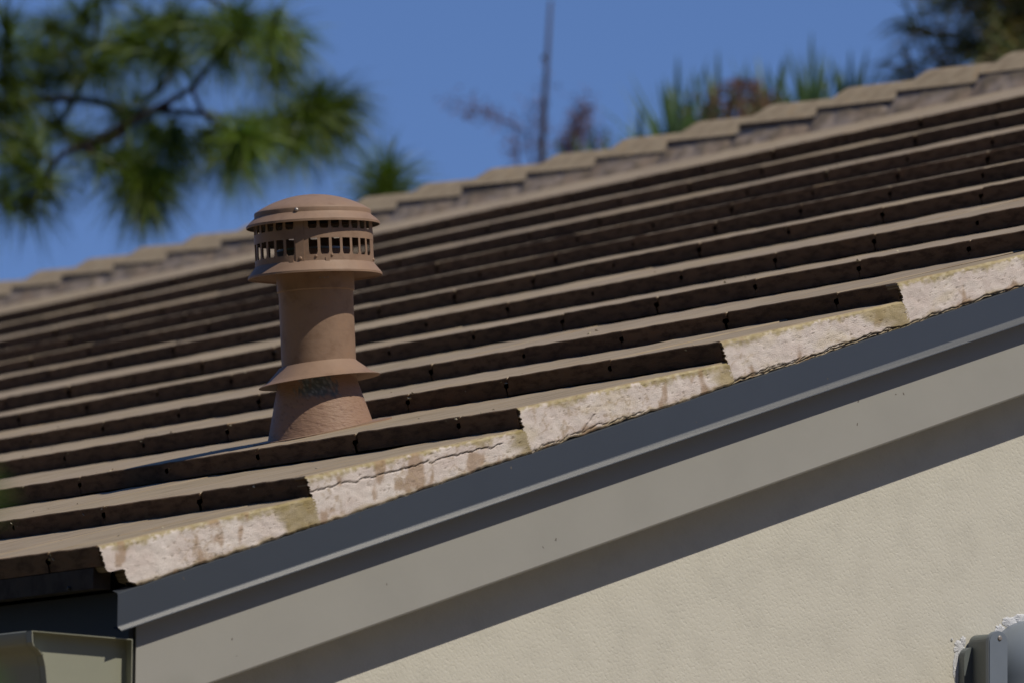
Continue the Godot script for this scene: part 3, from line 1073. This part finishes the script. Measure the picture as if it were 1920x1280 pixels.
func cone(st: SurfaceTool):
	var n := FastNoiseLite.new()
	n.seed = 17
	n.frequency = 1.0
	var xf := Transform3D(Basis(Vector3.RIGHT, 0.125), Vector3(0, 0, 0))
	var seg := 150
	var rows := 44
	st.set_smooth_group(1)
	var pos := []
	var tint := []
	for i in seg + 1:
		var a := TAU * i / seg
		var pc := []
		var tc := []
		for j in rows + 1:
			var f := float(j) / rows
			var y := lerpf(-0.045, 0.083, f)
			var r := lerpf(0.0935, 0.0588, f)
			r += 0.012 * pow(maxf(0.0, 0.35 - f) / 0.35, 2.0)
			var u := Vector2(cos(a), sin(a)) * 3.0
			var wr := n.get_noise_3d(u.x * 3.0, y * 90.0, u.y * 3.0)
			var crk := n.get_noise_3d(u.x * 9.0 + 5.0, y * 260.0, u.y * 9.0)
			r += wr * 0.0004
			var c := Color(0.315, 0.198, 0.133)
			c = c.lerp(Color(0.29, 0.17, 0.12), clampf(0.4 + wr, 0, 1) * 0.5)
			if f < 0.75:
				c = c.lerp(Color(0.13, 0.07, 0.05), smoothstep(0.32, 0.42, crk) * 0.45)
				r -= smoothstep(0.32, 0.42, crk) * 0.0006
			# bare zinc near the head where the paint stopped, on the near side
			var z := n.get_noise_3d(u.x * 4.0, y * 60.0, u.y * 4.0)
			var bare := smoothstep(0.70, 0.76, f + z * 0.06) * smoothstep(0.62, 0.25, absf(a - 0.5 + z * 0.5)) 
			c = c.lerp(Color(0.09, 0.11, 0.125).lerp(Color(0.26, 0.29, 0.32), smoothstep(0.0, 0.5, n.get_noise_3d(u.x * 9.0, y * 120.0, u.y * 9.0))), bare)
			pc.append(xf * Vector3(cos(a) * r, y, sin(a) * r))
			tc.append(c)
		pos.append(pc)
		tint.append(tc)
	for i in seg:
		for j in rows:
			for e in [[i, j], [i, j + 1], [i + 1, j + 1], [i, j], [i + 1, j + 1], [i + 1, j]]:
				st.set_color(tint[e[0] % seg][e[1]])
				st.add_vertex(pos[e[0] % seg][e[1]])


func moved(m: ArrayMesh, xf: Transform3D) -> ArrayMesh:
	var st := SurfaceTool.new()
	st.begin(Mesh.PRIMITIVE_TRIANGLES)
	for i in m.get_surface_count():
		st.append_from(m, i, xf)
	return st.commit()


func finish_into(st: SurfaceTool, m: ArrayMesh, xf: Transform3D) -> ArrayMesh:
	var a := finish(st)
	var o := SurfaceTool.new()
	o.begin(Mesh.PRIMITIVE_TRIANGLES)
	o.append_from(m, 0, Transform3D())
	o.append_from(a, 0, xf)
	return o.commit()


# ---------------------------------------------------------------- the box on the wall
func arch(w: float, low: float, top: float, steps := 14) -> PackedVector2Array:
	# upright plate with a round head, centred on x = 0
	var p := PackedVector2Array([Vector2(-w / 2, low), Vector2(w / 2, low)])
	for i in steps + 1:
		var a := PI * i / steps
		p.append(Vector2(cos(a) * w / 2, top - w / 2 + sin(a) * w / 2))
	return p


func electrical_box():
	var e := thing("electrical_box", "grey plastic electrical box with round-headed cover strip, sealed to the cream wall", "electrical box", Vector3(-0.0635, -0.45, -1.4725))
	# frame: x to the right along the wall (-z), y up, z out of the wall (+x)
	var fr := Basis(Vector3(0, 0, -1), Vector3(0, 1, 0), Vector3(1, 0, 0))
	var at := func(x: float, y: float, z: float) -> Transform3D: return Transform3D(fr, fr * Vector3(x, y, z))
	# round-topped tube of the enclosure, half sunk in the wall
	var st := begin()
	var tubeprof := []
	for i in 13:
		var a := PI / 2.0 * i / 12.0
		tubeprof.append(Vector2(sin(a) * 0.085, 0.337 + cos(a) * 0.085))
	tubeprof.append(Vector2(0.085, -0.25))
	lathe(st, tubeprof, 48, at.call(0.108, 0, 0.004))
	part("enclosure", finish(st), M.grey_plastic, e)
	st = begin()
	slab(st, arch(0.030, -0.25, 0.396), 0.006, 0.054, at.call(0.007, 0, 0))
	slab(st, arch(0.027, -0.25, 0.3945), 0.054, 0.0565, at.call(0.007, 0, 0))
	part("hinge_housing", finish(st), M.grey_plastic_dark, e)
	st = begin()
	slab(st, arch(0.0335, -0.25, 0.3990, 18), 0.058, 0.0655, at.call(0.0030, 0, 0))
	slab(st, arch(0.0313, -0.25, 0.3979, 18), 0.0655, 0.0668, at.call(0.0030, 0, 0))
	var strip := part("cover_strip", finish(st), M.grey_plastic, e)
	st = begin()
	var b: Basis = fr * Basis(Vector3.RIGHT, PI / 2)
	lathe(st, [Vector2(0, 0.0012), Vector2(0.0026, 0.0010), Vector2(0.0037, 0.0), Vector2(0.0037, -0.001)], 14, Transform3D(b, fr * Vector3(0.0050, 0.3885, 0.0675)))
	part("screw", finish(st), M.screw, strip)
	st = begin()
	slab(st, arch(0.03, -0.25, 0.3770), 0.0, 0.016, at.call(-0.0075, 0, 0))
	part("back_plate", finish(st), M.grey_plastic_dark, e)
	# rough smears of sealant round the edge
	st = begin()
	var r := RandomNumberGenerator.new()
	r.seed = 4
	for q in [[-0.0205, 0.376, 0.0095, 0.013], [-0.014, 0.386, 0.006, 0.008], [-0.0255, 0.345, 0.006, 0.026], [-0.026, 0.315, 0.005, 0.02], [-0.034, 0.388, 0.002, 0.003], [0.041, 0.392, 0.008, 0.009], [0.052, 0.405, 0.010, 0.009], [0.070, 0.418, 0.014, 0.009], [0.09, 0.424, 0.014, 0.007]]:
		var blob := PackedVector2Array()
		var inner := PackedVector2Array()
		for i in 26:
			var a := TAU * i / 26.0
			var k := r.randf_range(0.72, 1.12)
			blob.append(Vector2(q[0] + cos(a) * q[2] * k, q[1] + sin(a) * q[3] * k))
			inner.append(Vector2(q[0] + cos(a) * q[2] * k * 0.7, q[1] + sin(a) * q[3] * k * 0.7))
		for i in 26:
			var i2 := (i + 1) % 26
			var x0 := at.call(blob[i].x, blob[i].y, 0.0005) as Transform3D
			var x1 := at.call(blob[i2].x, blob[i2].y, 0.0005) as Transform3D
			var y0 := at.call(inner[i].x, inner[i].y, r.randf_range(0.0009, 0.0016)) as Transform3D
			var y1 := at.call(inner[i2].x, inner[i2].y, r.randf_range(0.0009, 0.0016)) as Transform3D
			var c := at.call(q[0], q[1], 0.0015) as Transform3D
			quad(st, x0.origin, x1.origin, y1.origin, y0.origin, Vector3.RIGHT)
			tri(st, y0.origin, y1.origin, c.origin, Vector3.RIGHT)
	part("sealant", finish(st), M.sealant, e).set_meta("kind", "stuff")


# ---------------------------------------------------------------- plants
func local_branch(pts: Array, depth: Array) -> Array:
	var out := []
	for i in pts.size():
		out.append(Vector3(pts[i].x, pts[i].y, depth[i] if i < depth.size() else depth[depth.size() - 1]))
	return out


func smooth_line(pts: Array) -> Array:
	var c := Curve3D.new()
	for i in pts.size():
		var a: Vector3 = pts[maxi(i - 1, 0)]
		var b: Vector3 = pts[mini(i + 1, pts.size() - 1)]
		var t := (b - a) / 6.0
		c.add_point(pts[i], -t, t)
	var out := []
	var n := maxi(3, pts.size() * 4)
	for i in n + 1:
		out.append(c.sample_baked(c.get_baked_length() * i / n, true))
	return out


# a spray of long needles from a twig end
func needle_tuft(st: SurfaceTool, at: Vector3, dir: Vector3, count: int, lo: float, hi: float, r: RandomNumberGenerator, tone: float):
	for i in count:
		var d := (dir * 0.75 + Vector3(r.randfn(0, 0.62), r.randfn(0, 0.62), r.randfn(0, 0.62))).normalized()
		var l := r.randf_range(lo, hi)
		var p0 := at - dir * r.randf_range(-0.02, 0.10)
		var p1 := p0 + d * l * 0.55 + Vector3(0, -0.012 * l / 0.2, 0)
		var p2 := p0 + d * l + Vector3(0, -0.055 * l / 0.2, 0)
		var side := d.cross(Vector3(r.randfn(0, 1), r.randfn(0, 1), r.randfn(0, 1))).normalized()
		var w := 0.0017
		var v := tone * r.randf_range(0.7, 1.25)
		st.set_color(Color(0.092 * v + 0.025 * r.randf(), 0.160 * v, 0.012 * v))
		var out := side.cross(d)
		quad(st, p0 - side * w, p0 + side * w, p1 + side * w, p1 - side * w, out)
		tri(st, p1 - side * w, p1 + side * w, p2, out)


func nearest(lines: Array, p: Vector2) -> Vector3:
	var best := Vector3.ZERO
	var dist := 1e9
	for l in lines:
		for q in l:
			var e: float = Vector2(q.x, q.y).distance_to(p)
			if e < dist:
				dist = e
				best = q
	return best


func pines():
	var t := thing("pine_tree", "long-needled green pine with dark forked branches at the left above the ridge", "pine tree", Vector3(-12.3, GROUND, -5.07), 1.037017)
	var r := RandomNumberGenerator.new()
	r.seed = 21
	var st := begin()
	tube(st, smooth_line([Vector3(-0.02, -0.1, 0), Vector3(0.05, 1.6, 0.03), Vector3(-0.03, 3.2, 0), Vector3(0.0, 4.7, -0.03), Vector3(-0.06, 6.2, 0.02), Vector3(-0.03, 7.6, 0)]), range(25).map(func(i): return lerpf(0.17, 0.03, i / 24.0)), 12)
	part("trunk", finish(st), M.bark, t)
	var V := func(x, y): return Vector2(x, y)
	var lines := [
		[[V.call(0.94, 4.64), V.call(1.19, 4.76), V.call(1.32, 4.84), V.call(1.45, 5.01), V.call(1.53, 5.09)], [0.22, 0.3, 0.3, 0.35, 0.4], 0.012],
		[[V.call(0.94, 4.64), V.call(0.85, 4.60), V.call(0.77, 4.47), V.call(0.68, 4.42)], [0.22, 0.2, 0.15, 0.1], 0.009],
		[[V.call(0.94, 4.64), V.call(1.04, 4.68), V.call(1.12, 4.77), V.call(1.15, 4.84), V.call(1.23, 4.93), V.call(1.25, 5.09)], [0.22, 0.15, 0.1, 0.05, 0.0, -0.05], 0.0115],
		[[V.call(0.0, 4.69), V.call(0.43, 4.81), V.call(0.78, 4.87), V.call(0.91, 4.87), V.call(1.03, 4.83), V.call(1.13, 4.77), V.call(1.24, 4.78)], [0, -0.1, -0.2, -0.2, -0.1, 0.1, 0.28], 0.015],
		[[V.call(0.94, 4.64), V.call(1.02, 4.58), V.call(1.09, 4.54), V.call(1.19, 4.50)], [0.22, 0.28, 0.33, 0.4], 0.009],
		[[V.call(0.0, 5.48), V.call(0.73, 5.43), V.call(0.95, 5.22), V.call(0.93, 5.08), V.call(0.87, 4.91), V.call(0.81, 4.81)], [0, -0.15, -0.25, -0.3, -0.35, -0.4], 0.014],
		[[V.call(1.19, 4.76), V.call(1.38, 4.76), V.call(1.53, 4.75), V.call(1.68, 4.77), V.call(1.78, 4.81)], [0.3, 0.2, 0.1, 0.05, 0.0], 0.009],
		[[V.call(1.32, 4.84), V.call(1.38, 4.72), V.call(1.52, 4.63)], [0.3, 0.4, 0.5], 0.008],
		[[V.call(0.73, 5.43), V.call(1.18, 5.31), V.call(1.41, 5.18), V.call(1.60, 5.09)], [-0.15, -0.1, 0.0, 0.1], 0.011],
	]
	var drawn := []
	for l in lines:
		var p := smooth_line(local_branch(l[0], l[1]))
		drawn.append(p)
		var b := begin()
		var w: float = l[2]
		tube(b, p, range(p.size()).map(func(i): return lerpf(w, w * 0.45, float(i) / p.size()) * 1.25), 8)
		part("branch", finish(b), M.bark, t)
	var tufts := [
		V.call(0.66, 5.12), V.call(0.73, 4.98), V.call(0.65, 4.91), V.call(0.76, 4.81), V.call(0.64, 4.72), V.call(0.70, 4.58), V.call(0.81, 4.53), V.call(0.67, 4.49), V.call(0.87, 5.08), V.call(1.00, 5.10), V.call(0.83, 4.97), V.call(0.98, 4.97),
		V.call(1.11, 5.12), V.call(1.19, 5.03), V.call(1.27, 5.10), V.call(1.38, 5.05), V.call(1.25, 4.97), V.call(1.47, 5.11), V.call(1.51, 4.99), V.call(1.57, 5.05), V.call(1.62, 4.95), V.call(1.66, 5.07), V.call(1.44, 4.93), V.call(1.19, 4.70),
		V.call(1.27, 4.63), V.call(1.16, 4.59), V.call(1.08, 4.62), V.call(1.20, 4.49), V.call(1.12, 4.51), V.call(1.25, 4.53), V.call(1.38, 4.66), V.call(1.48, 4.68), V.call(1.53, 4.61), V.call(1.59, 4.67), V.call(1.46, 4.57), V.call(1.65, 4.74),
		V.call(1.72, 4.79), V.call(1.76, 4.84), V.call(1.78, 4.75), V.call(1.69, 4.65), V.call(0.90, 4.76), V.call(1.06, 4.82), V.call(0.74, 4.68), V.call(0.90, 5.18), V.call(0.79, 5.12), V.call(1.22, 5.18), V.call(1.09, 5.03), V.call(1.86, 4.85), V.call(1.83, 4.80), V.call(1.18, 4.42), V.call(1.14, 4.44), V.call(1.51, 4.54), V.call(0.74, 4.46), V.call(0.66, 5.02), V.call(0.68, 4.86), V.call(0.72, 5.08), V.call(0.64, 4.80)]
	var nd := begin()
	var tw := begin()
	for p in tufts:
		var q := nearest(drawn, p)
		var c := Vector3(p.x, p.y, q.z + r.randf_range(-0.25, 0.25))
		var d := (c - q)
		if d.length() < 0.02:
			d = Vector3(0.2, 0.5, 0.2)
		d = (d.normalized() + Vector3(0.25, -0.05, 0)).normalized()
		var b := c - d * 0.09
		tube(tw, smooth_line([q, (q + b) * 0.5 + Vector3(0, -0.01, 0), b, c]), range(17).map(func(i): return lerpf(0.006, 0.0035, i / 16.0)), 5)
		needle_tuft(nd, b + d * 0.06, d, 200, 0.13, 0.25, r, r.randf_range(0.75, 1.2))
	for l in drawn:
		for j in range(4, l.size() - 1, 3):
			var d: Vector3 = (l[j + 1] - l[j - 1]).normalized()
			d = (d + Vector3(r.randfn(0, 0.5), r.randfn(0.15, 0.5), r.randfn(0, 0.5))).normalized()
			if l[j].x > 0.45 and r.randf() < 0.2:
				needle_tuft(nd, l[j] + d * r.randf_range(0.04, 0.12), d, 60, 0.12, 0.22, r, r.randf_range(0.8, 1.2))
	# the rest of the crown, out of the picture on the trunk's other sides and higher up
	for i in 70:
		var a := r.randf_range(0.0, TAU)
		var y := r.randf_range(4.6, 7.5)
		var reach := r.randf_range(0.5, 1.5) * (1.0 - (y - 4.6) / 4.5)
		if cos(a) * reach > 0.3 and y < 5.9:
			continue
		var c := Vector3(cos(a) * reach, y, sin(a) * reach)
		tube(tw, [Vector3(-0.03, y - reach * 0.35, 0), c * Vector3(0.6, 1, 0.6) + Vector3(0, -0.06, 0), c], [0.014, 0.008, 0.004], 5)
		needle_tuft(nd, c, Vector3(cos(a), 0.3, sin(a)).normalized(), 130, 0.13, 0.24, r, r.randf_range(0.75, 1.2))
	part("twigs", finish(tw), M.bark, t)
	part("needles", finish(nd), M.needle, t)
	# the small one
	t = thing("young_pine", "small bright pine tip just showing over the ridge tiles behind the vent cowl", "pine tree", Vector3(-10.68, GROUND, -6.45), 1.037017)
	st = begin()
	tube(st, smooth_line([Vector3(0, -0.1, 0), Vector3(0.02, 1.5, 0), Vector3(-0.01, 3.0, 0.02), Vector3(0, 4.46, 0)]), range(17).map(func(i): return lerpf(0.05, 0.008, i / 16.0)), 8)
	part("trunk", finish(st), M.bark, t)
	nd = begin()
	needle_tuft(nd, Vector3(0, 4.48, 0), Vector3(0.05, 1, 0).normalized(), 240, 0.17, 0.28, r, 1.1)
	needle_tuft(nd, Vector3(0.02, 4.41, 0.03), Vector3(0.3, 0.9, 0).normalized(), 170, 0.16, 0.27, r, 1.0)
	needle_tuft(nd, Vector3(-0.02, 4.40, -0.02), Vector3(-0.4, 0.8, 0).normalized(), 150, 0.16, 0.26, r, 0.95)
	for i in 14:
		var a := i * 2.4
		var y := 4.2 - i * 0.13
		needle_tuft(nd, Vector3(cos(a) * 0.25, y, sin(a) * 0.25), Vector3(cos(a), 0.6, sin(a)).normalized(), 90, 0.12, 0.22, r, 1.0)
	part("needles", finish(nd), M.needle, t)


func blade_mesh(length: float, width: float, droop: float) -> ArrayMesh:
	# a folded sword leaf along +y that bends towards +z
	var st := begin()
	var n := 6
	var l := []
	var m := []
	var rr := []
	for i in n + 1:
		var f := float(i) / n
		var w := width * (0.55 + 0.45 * smoothstep(0.0, 0.35, f)) * (1.0 - pow(f, 3.2)) * 0.5
		var c := Vector3(0, length * f * (1.0 - 0.12 * droop * f), length * droop * f * f)
		l.append(c + Vector3(-w, 0, 0))
		m.append(c + Vector3(0, 0, -w * 0.35))
		rr.append(c + Vector3(w, 0, 0))
	for i in n:
		quad(st, l[i], m[i], m[i + 1], l[i + 1], Vector3.BACK)
		quad(st, m[i], rr[i], rr[i + 1], m[i + 1], Vector3.BACK)
	return finish(st)


func yuccas():
	var blades := [blade_mesh(0.52, 0.036, 0.05), blade_mesh(0.50, 0.035, 0.12), blade_mesh(0.46, 0.033, 0.25)]
	var spec := [
		["leftmost of the tall yucca clumps, its blades leaning left over the ridge", Vector3(-13.85, GROUND, -9.615), 5.14, 42, 0.90, 5],
		["yucca clump immediately left of the dry red flower heads", Vector3(-13.77, GROUND, -9.76), 5.15, 40, 0.90, 6],
		["yucca clump immediately right of the dry red flower heads", Vector3(-13.665, GROUND, -9.94), 5.19, 46, 0.95, 9],
		["tallest yucca clump, between the one by the flower heads and the right-leaning one", Vector3(-13.58, GROUND, -10.10), 5.20, 46, 0.95, 10],
		["yucca clump with blades leaning right, nearest to the narrow-leaved tree", Vector3(-13.50, GROUND, -10.24), 5.22, 42, 0.93, 11],
		["low tuft of yucca leaves barely over the ridge, next to the dark pole", Vector3(-14.04, GROUND, -9.32), 4.98, 34, 0.72, 7],
		["few thin yucca leaf tips over the ridge between the low tuft and the big clumps", Vector3(-13.94, GROUND, -9.49), 5.04, 18, 0.75, 8],
	]
	for s in spec:
		var y := thing("yucca", s[0], "yucca", s[1], 1.037017, "sword-leaved yuccas behind the roof")
		var r := RandomNumberGenerator.new()
		r.seed = s[5]
		var top: float = s[2]
		var st := begin()
		tube(st, smooth_line([Vector3(0, -0.1, 0), Vector3(0.04, top * 0.4, 0.02), Vector3(-0.02, top * 0.75, 0), Vector3(0, top + 0.05, 0)]), range(17).map(func(i): return lerpf(0.09, 0.045, i / 16.0)), 9)
		part("stem", finish(st), M.bark, y)
		for i: int in s[3]:
			var az := i * 2.39996
			var f: float = float(i) / s[3]
			var lean := lerpf(0.14, 1.05, pow(f, 0.75)) + r.randf_range(-0.08, 0.08)
			var b := Basis(Vector3.UP, az) * Basis(Vector3.RIGHT, lean)
			var k: float = s[4] * r.randf_range(0.8, 1.08)
			part("leaf_blade", blades[r.randi() % 3 if f > 0.4 else r.randi() % 2], M["yucca%d" % (r.randi() % 3)], y, Transform3D(b.scaled_local(Vector3(1, k, k)), Vector3(0, top - 0.02 - 0.10 * f, 0)))


func shrubs():
	var r := RandomNumberGenerator.new()
	r.seed = 77
	# the pole
	var p := thing("pole", "thin dark tapering pole rising above the ridge against blue sky", "pole", Vector3(-14.39, GROUND, -9.3), 1.037017)
	var st := begin()
	tube(st, [Vector3(-0.28, -0.1, 0), Vector3(-0.14, 2.6, 0), Vector3(-0.01, 5.2, 0), Vector3(0.004, 5.55, 0), Vector3(0.02, 5.875, 0)], [0.034, 0.022, 0.0135, 0.0105, 0.007], 10)
	var shaft := part("shaft", finish(st), M.pole, p)
	st = begin()
	for e in [[5.3, 0.012], [5.45, 0.0108], [5.62, 0.0098]]:
		tube(st, [Vector3(-0.005, e[0], 0), Vector3(-0.004, e[0] + 0.02, 0)], [e[1] + 0.0015, e[1] + 0.001], 9)
	part("joint", finish(st), M.pole, shaft)
	# feathery shrub with purplish twigs
	var s := thing("feathery_shrub", "sparse purplish shrub with feathery twig ends round the dark pole", "shrub", Vector3(-14.66, GROUND, -9.43), 1.037017)
	var tw := begin()
	var lf := begin()
	var V := func(x, y): return Vector2(x, y)
	var ends := [V.call(-0.04, 5.35), V.call(-0.11, 5.44), V.call(-0.25, 5.47), V.call(-0.39, 5.455), V.call(-0.32, 5.46), V.call(0.02, 5.40), V.call(-0.02, 5.50), V.call(0.03, 5.58), V.call(0.11, 5.33), V.call(0.19, 5.47), V.call(0.17, 5.42), V.call(0.23, 5.44), V.call(0.27, 5.36), V.call(0.20, 5.50), V.call(-0.10, 5.33), V.call(0.15, 5.36)]
	for e in ends:
		var c := Vector3(e.x, e.y, r.randf_range(-0.2, 0.2))
		var root := Vector3(e.x * 0.35, 5.0 + r.randf_range(-0.2, 0.1), c.z * 0.4)
		if e.x < -0.2:
			root = Vector3(-0.05, 5.36, 0.0)
		var line := smooth_line([root, root.lerp(c, 0.55) + Vector3(r.randfn(0, 0.015), 0.02, 0), c])
		tube(tw, line, range(line.size()).map(func(i): return lerpf(0.0045, 0.0018, float(i) / line.size())), 5)
		var dense := 190 if e.x > 0.1 else 60
		for i in dense:
			var q: Vector3 = line[line.size() - 1 - r.randi() % 6] + Vector3(r.randfn(0, 0.028), r.randfn(0, 0.03), r.randfn(0, 0.03))
			var d := Vector3(r.randfn(0, 1), r.randfn(0.4, 1), r.randfn(0, 1)).normalized()
			var side := d.cross(Vector3(r.randfn(0, 1), r.randfn(0, 1), r.randfn(0, 1))).normalized()
			var l := r.randf_range(0.012, 0.03)
			tri(lf, q - side * 0.005, q + side * 0.005, q + d * l, side.cross(d))
	tube(tw, smooth_line([Vector3(0, -0.1, 0), Vector3(0.05, 2.5, 0), Vector3(-0.02, 4.0, 0), Vector3(0, 5.1, 0)]), range(17).map(func(i): return lerpf(0.03, 0.01, i / 16.0)), 7)
	part("twigs", finish(tw), M.red_twig, s)
	part("leaves", finish(lf), M.red_leaf, s)
	# dry flower heads between the two big yuccas
	var f := thing("dry_flower_stalk", "dry reddish brown flower heads standing between the two big yucca clumps", "dry flowers", Vector3(-13.47, GROUND, -9.69), 1.037017)
	tw = begin()
	tube(tw, smooth_line([Vector3(0, -0.1, 0), Vector3(-0.03, 2.6, 0), Vector3(0.01, 4.4, 0), Vector3(0, 5.45, 0)]), range(17).map(func(i): return lerpf(0.025, 0.006, i / 16.0)), 7)
	part("stalk", finish(tw), M.seed, f)
	lf = begin()
	for i in 1500:
		var y := r.randf_range(5.16, 5.45)
		var spread := 0.075 * (1.0 - pow(absf(y - 5.31) / 0.16, 2.0)) + 0.012
		var q := Vector3(r.randfn(0, spread), y, r.randfn(0, spread))
		var d := Vector3(r.randfn(0, 1), r.randfn(0.5, 1), r.randfn(0, 1)).normalized()
		var side := d.cross(Vector3(r.randfn(0, 1), r.randfn(0, 1), r.randfn(0, 1))).normalized()
		tri(lf, q - side * 0.005, q + side * 0.005, q + d * r.randf_range(0.015, 0.035), side.cross(d))
	part("flower_heads", finish(lf), M.seed, f)


func right_tree():
	var t := thing("narrow_leaved_tree", "dark tree with drooping narrow leaves above the ridge in the upper right corner", "tree", Vector3(-12.75, GROUND, -11.08), 1.037017)
	var r := RandomNumberGenerator.new()
	r.seed = 91
	var st := begin()
	tube(st, smooth_line([Vector3(0, -0.1, 0), Vector3(0.05, 2.0, 0.03), Vector3(-0.05, 4.2, 0), Vector3(0.02, 6.5, 0.05)]), range(17).map(func(i): return lerpf(0.12, 0.03, i / 16.0)), 10)
	part("trunk", finish(st), M.bark, t)
	var lf := begin()
	for i in 26:
		var a := r.randf_range(0, TAU)
		var y := r.randf_range(5.3, 6.7)
		var reach := r.randf_range(0.55, 1.0)
		if i < 12:
			a = PI + r.randf_range(-0.7, 0.7)
			y = [5.46, 5.54, 5.68, 5.82, 5.48, 5.60, 5.92, 5.74, 5.42, 5.56, 6.05, 5.38][i]
			reach = [0.84, 0.86, 0.84, 0.72, 0.7, 0.66, 0.72, 0.6, 0.6, 0.5, 0.6, 0.45][i]
		var tip := Vector3(cos(a) * reach, y, sin(a) * reach)
		var b := begin()
		var line := smooth_line([Vector3(0, y - 0.5, 0), tip * Vector3(0.5, 1, 0.5) + Vector3(0, -0.12, 0), tip])
		tube(b, line, range(line.size()).map(func(k): return lerpf(0.018, 0.004, float(k) / line.size())), 6)
		part("branch", finish(b), M.bark, t)
		var fwd := Vector3(cos(a), 0.25, sin(a)).normalized()
		for k in 200:
			var q: Vector3 = line[line.size() - 1 - r.randi() % 7] + Vector3(r.randfn(0, 0.035), r.randfn(0, 0.035), r.randfn(0, 0.035))
			var d := (fwd * 0.7 + Vector3(r.randfn(0, 0.7), r.randfn(0, 0.6), r.randfn(0, 0.7))).normalized()
			var side := d.cross(Vector3(r.randfn(0, 1), r.randfn(0, 1), r.randfn(0, 1))).normalized()
			var l := r.randf_range(0.14, 0.26)
			var w := r.randf_range(0.003, 0.0055)
			var m := q + d * l * 0.55
			var e := q + d * l + Vector3(0, -0.05, 0)
			var v := r.randf_range(0.6, 1.3)
			var c := Color(0.10 * v, 0.125 * v, 0.035 * v) if r.randf() < 0.65 else Color(0.23 * v, 0.17 * v, 0.06 * v)
			lf.set_color(c)
			quad(lf, q - side * w, q + side * w, m + side * w, m - side * w, side.cross(d))
			tri(lf, m - side * w, m + side * w, e, side.cross(d))
	part("leaves", finish(lf), M.needle, t)


func near_bush():
	# a garden shrub close to the lens; only the edges of a few leaves reach into the picture, far out of focus
	var t := thing("near_bush", "green leaves very close to the camera, soft blur in the lower left corner", "bush", Vector3(5.30, GROUND, 2.80))
	var r := RandomNumberGenerator.new()
	r.seed = 14
	var st := begin()
	var tips := [Vector3(5.372, -0.425, 2.768), Vector3(5.374, -0.455, 2.762), Vector3(5.371, -0.487, 2.758), Vector3(5.380, -0.507, 2.739), Vector3(5.412, -0.540, 2.672), Vector3(5.35, -0.50, 2.79), Vector3(5.33, -0.46, 2.80), Vector3(5.34, -0.55, 2.76), Vector3(5.395, -0.585, 2.72)]
	for i in tips.size():
		var q: Vector3 = tips[i] - Vector3(5.30, GROUND, 2.80)
		tube(st, smooth_line([Vector3(0, -0.1, 0), Vector3(q.x * 0.2, 0.9, q.z * 0.2), Vector3(q.x * 0.7, q.y - 0.22, q.z * 0.7), q - Vector3(0.004, 0.02, -0.006)]), range(17).map(func(k): return lerpf(0.006, 0.0012, k / 16.0)), 5)
	part("stems", finish(st), M.bark, t)
	for i in tips.size():
		var q: Vector3 = tips[i] - Vector3(5.30, GROUND, 2.80)
		for k in 5:
			var b := begin()
			var d := Vector3(r.randfn(-0.3, 0.5), r.randfn(-0.5, 0.5), r.randfn(0.4, 0.5)).normalized()
			var side := d.cross(Vector3(0.85, 0.1, 0.5)).normalized()
			var p0 := q - d * 0.004
			var n := 5
			for j in n:
				var f0 := float(j) / n
				var f1 := float(j + 1) / n
				var w0 := sin(PI * f0) * 0.008
				var w1 := sin(PI * f1) * 0.008
				var c0 := p0 + d * 0.044 * f0
				var c1 := p0 + d * 0.044 * f1
				quad(b, c0 - side * w0, c0 + side * w0, c1 + side * w1, c1 - side * w1, side.cross(d))
			part("leaf", finish(b), M.leaf, t)


func added_trees():
	# trees added behind and beside the camera to cut sky light on shaded faces
	var r := RandomNumberGenerator.new()
	r.seed = 33
	var st := begin()
	tri(st, Vector3(-0.16, 0, 0), Vector3(0.16, 0, 0.02), Vector3(0.02, 0.36, -0.03), Vector3.BACK)
	tri(st, Vector3(0, 0.02, -0.15), Vector3(0.03, 0, 0.16), Vector3(-0.02, 0.30, 0.02), Vector3.RIGHT)
	var mm := MultiMesh.new()
	mm.transform_format = MultiMesh.TRANSFORM_3D
	mm.mesh = finish(st)
	mm.instance_count = 26000
	for i in 26000:
		var along := r.randf_range(0.0, 42.0)
		var top := 7.0 + 1.6 * sin(along * 0.9) + 0.8 * sin(along * 2.3 + 1.0)
		var y := GROUND + top * pow(r.randf(), 0.85)
		var off := r.randfn(0, 0.8)
		var p := Vector3(-13.0 + along, y, 9.5 + off) if along < 26.0 else Vector3(13.0 + off, y, 9.5 - (along - 26.0))
		var b := Basis.from_euler(Vector3(r.randf() * TAU, r.randf() * TAU, r.randf() * TAU)).scaled(Vector3.ONE * r.randf_range(0.8, 1.5))
		mm.set_instance_transform(i, Transform3D(b, p))
	var o := MultiMeshInstance3D.new()
	o.name = "added_trees"
	o.multimesh = mm
	o.material_override = M.leaf
	add_child(o, true)
	o.set_meta("kind", "stuff")
	o.set_meta("label", "leafy trees added out of view to cut the open sky light")
	o.set_meta("category", "trees")
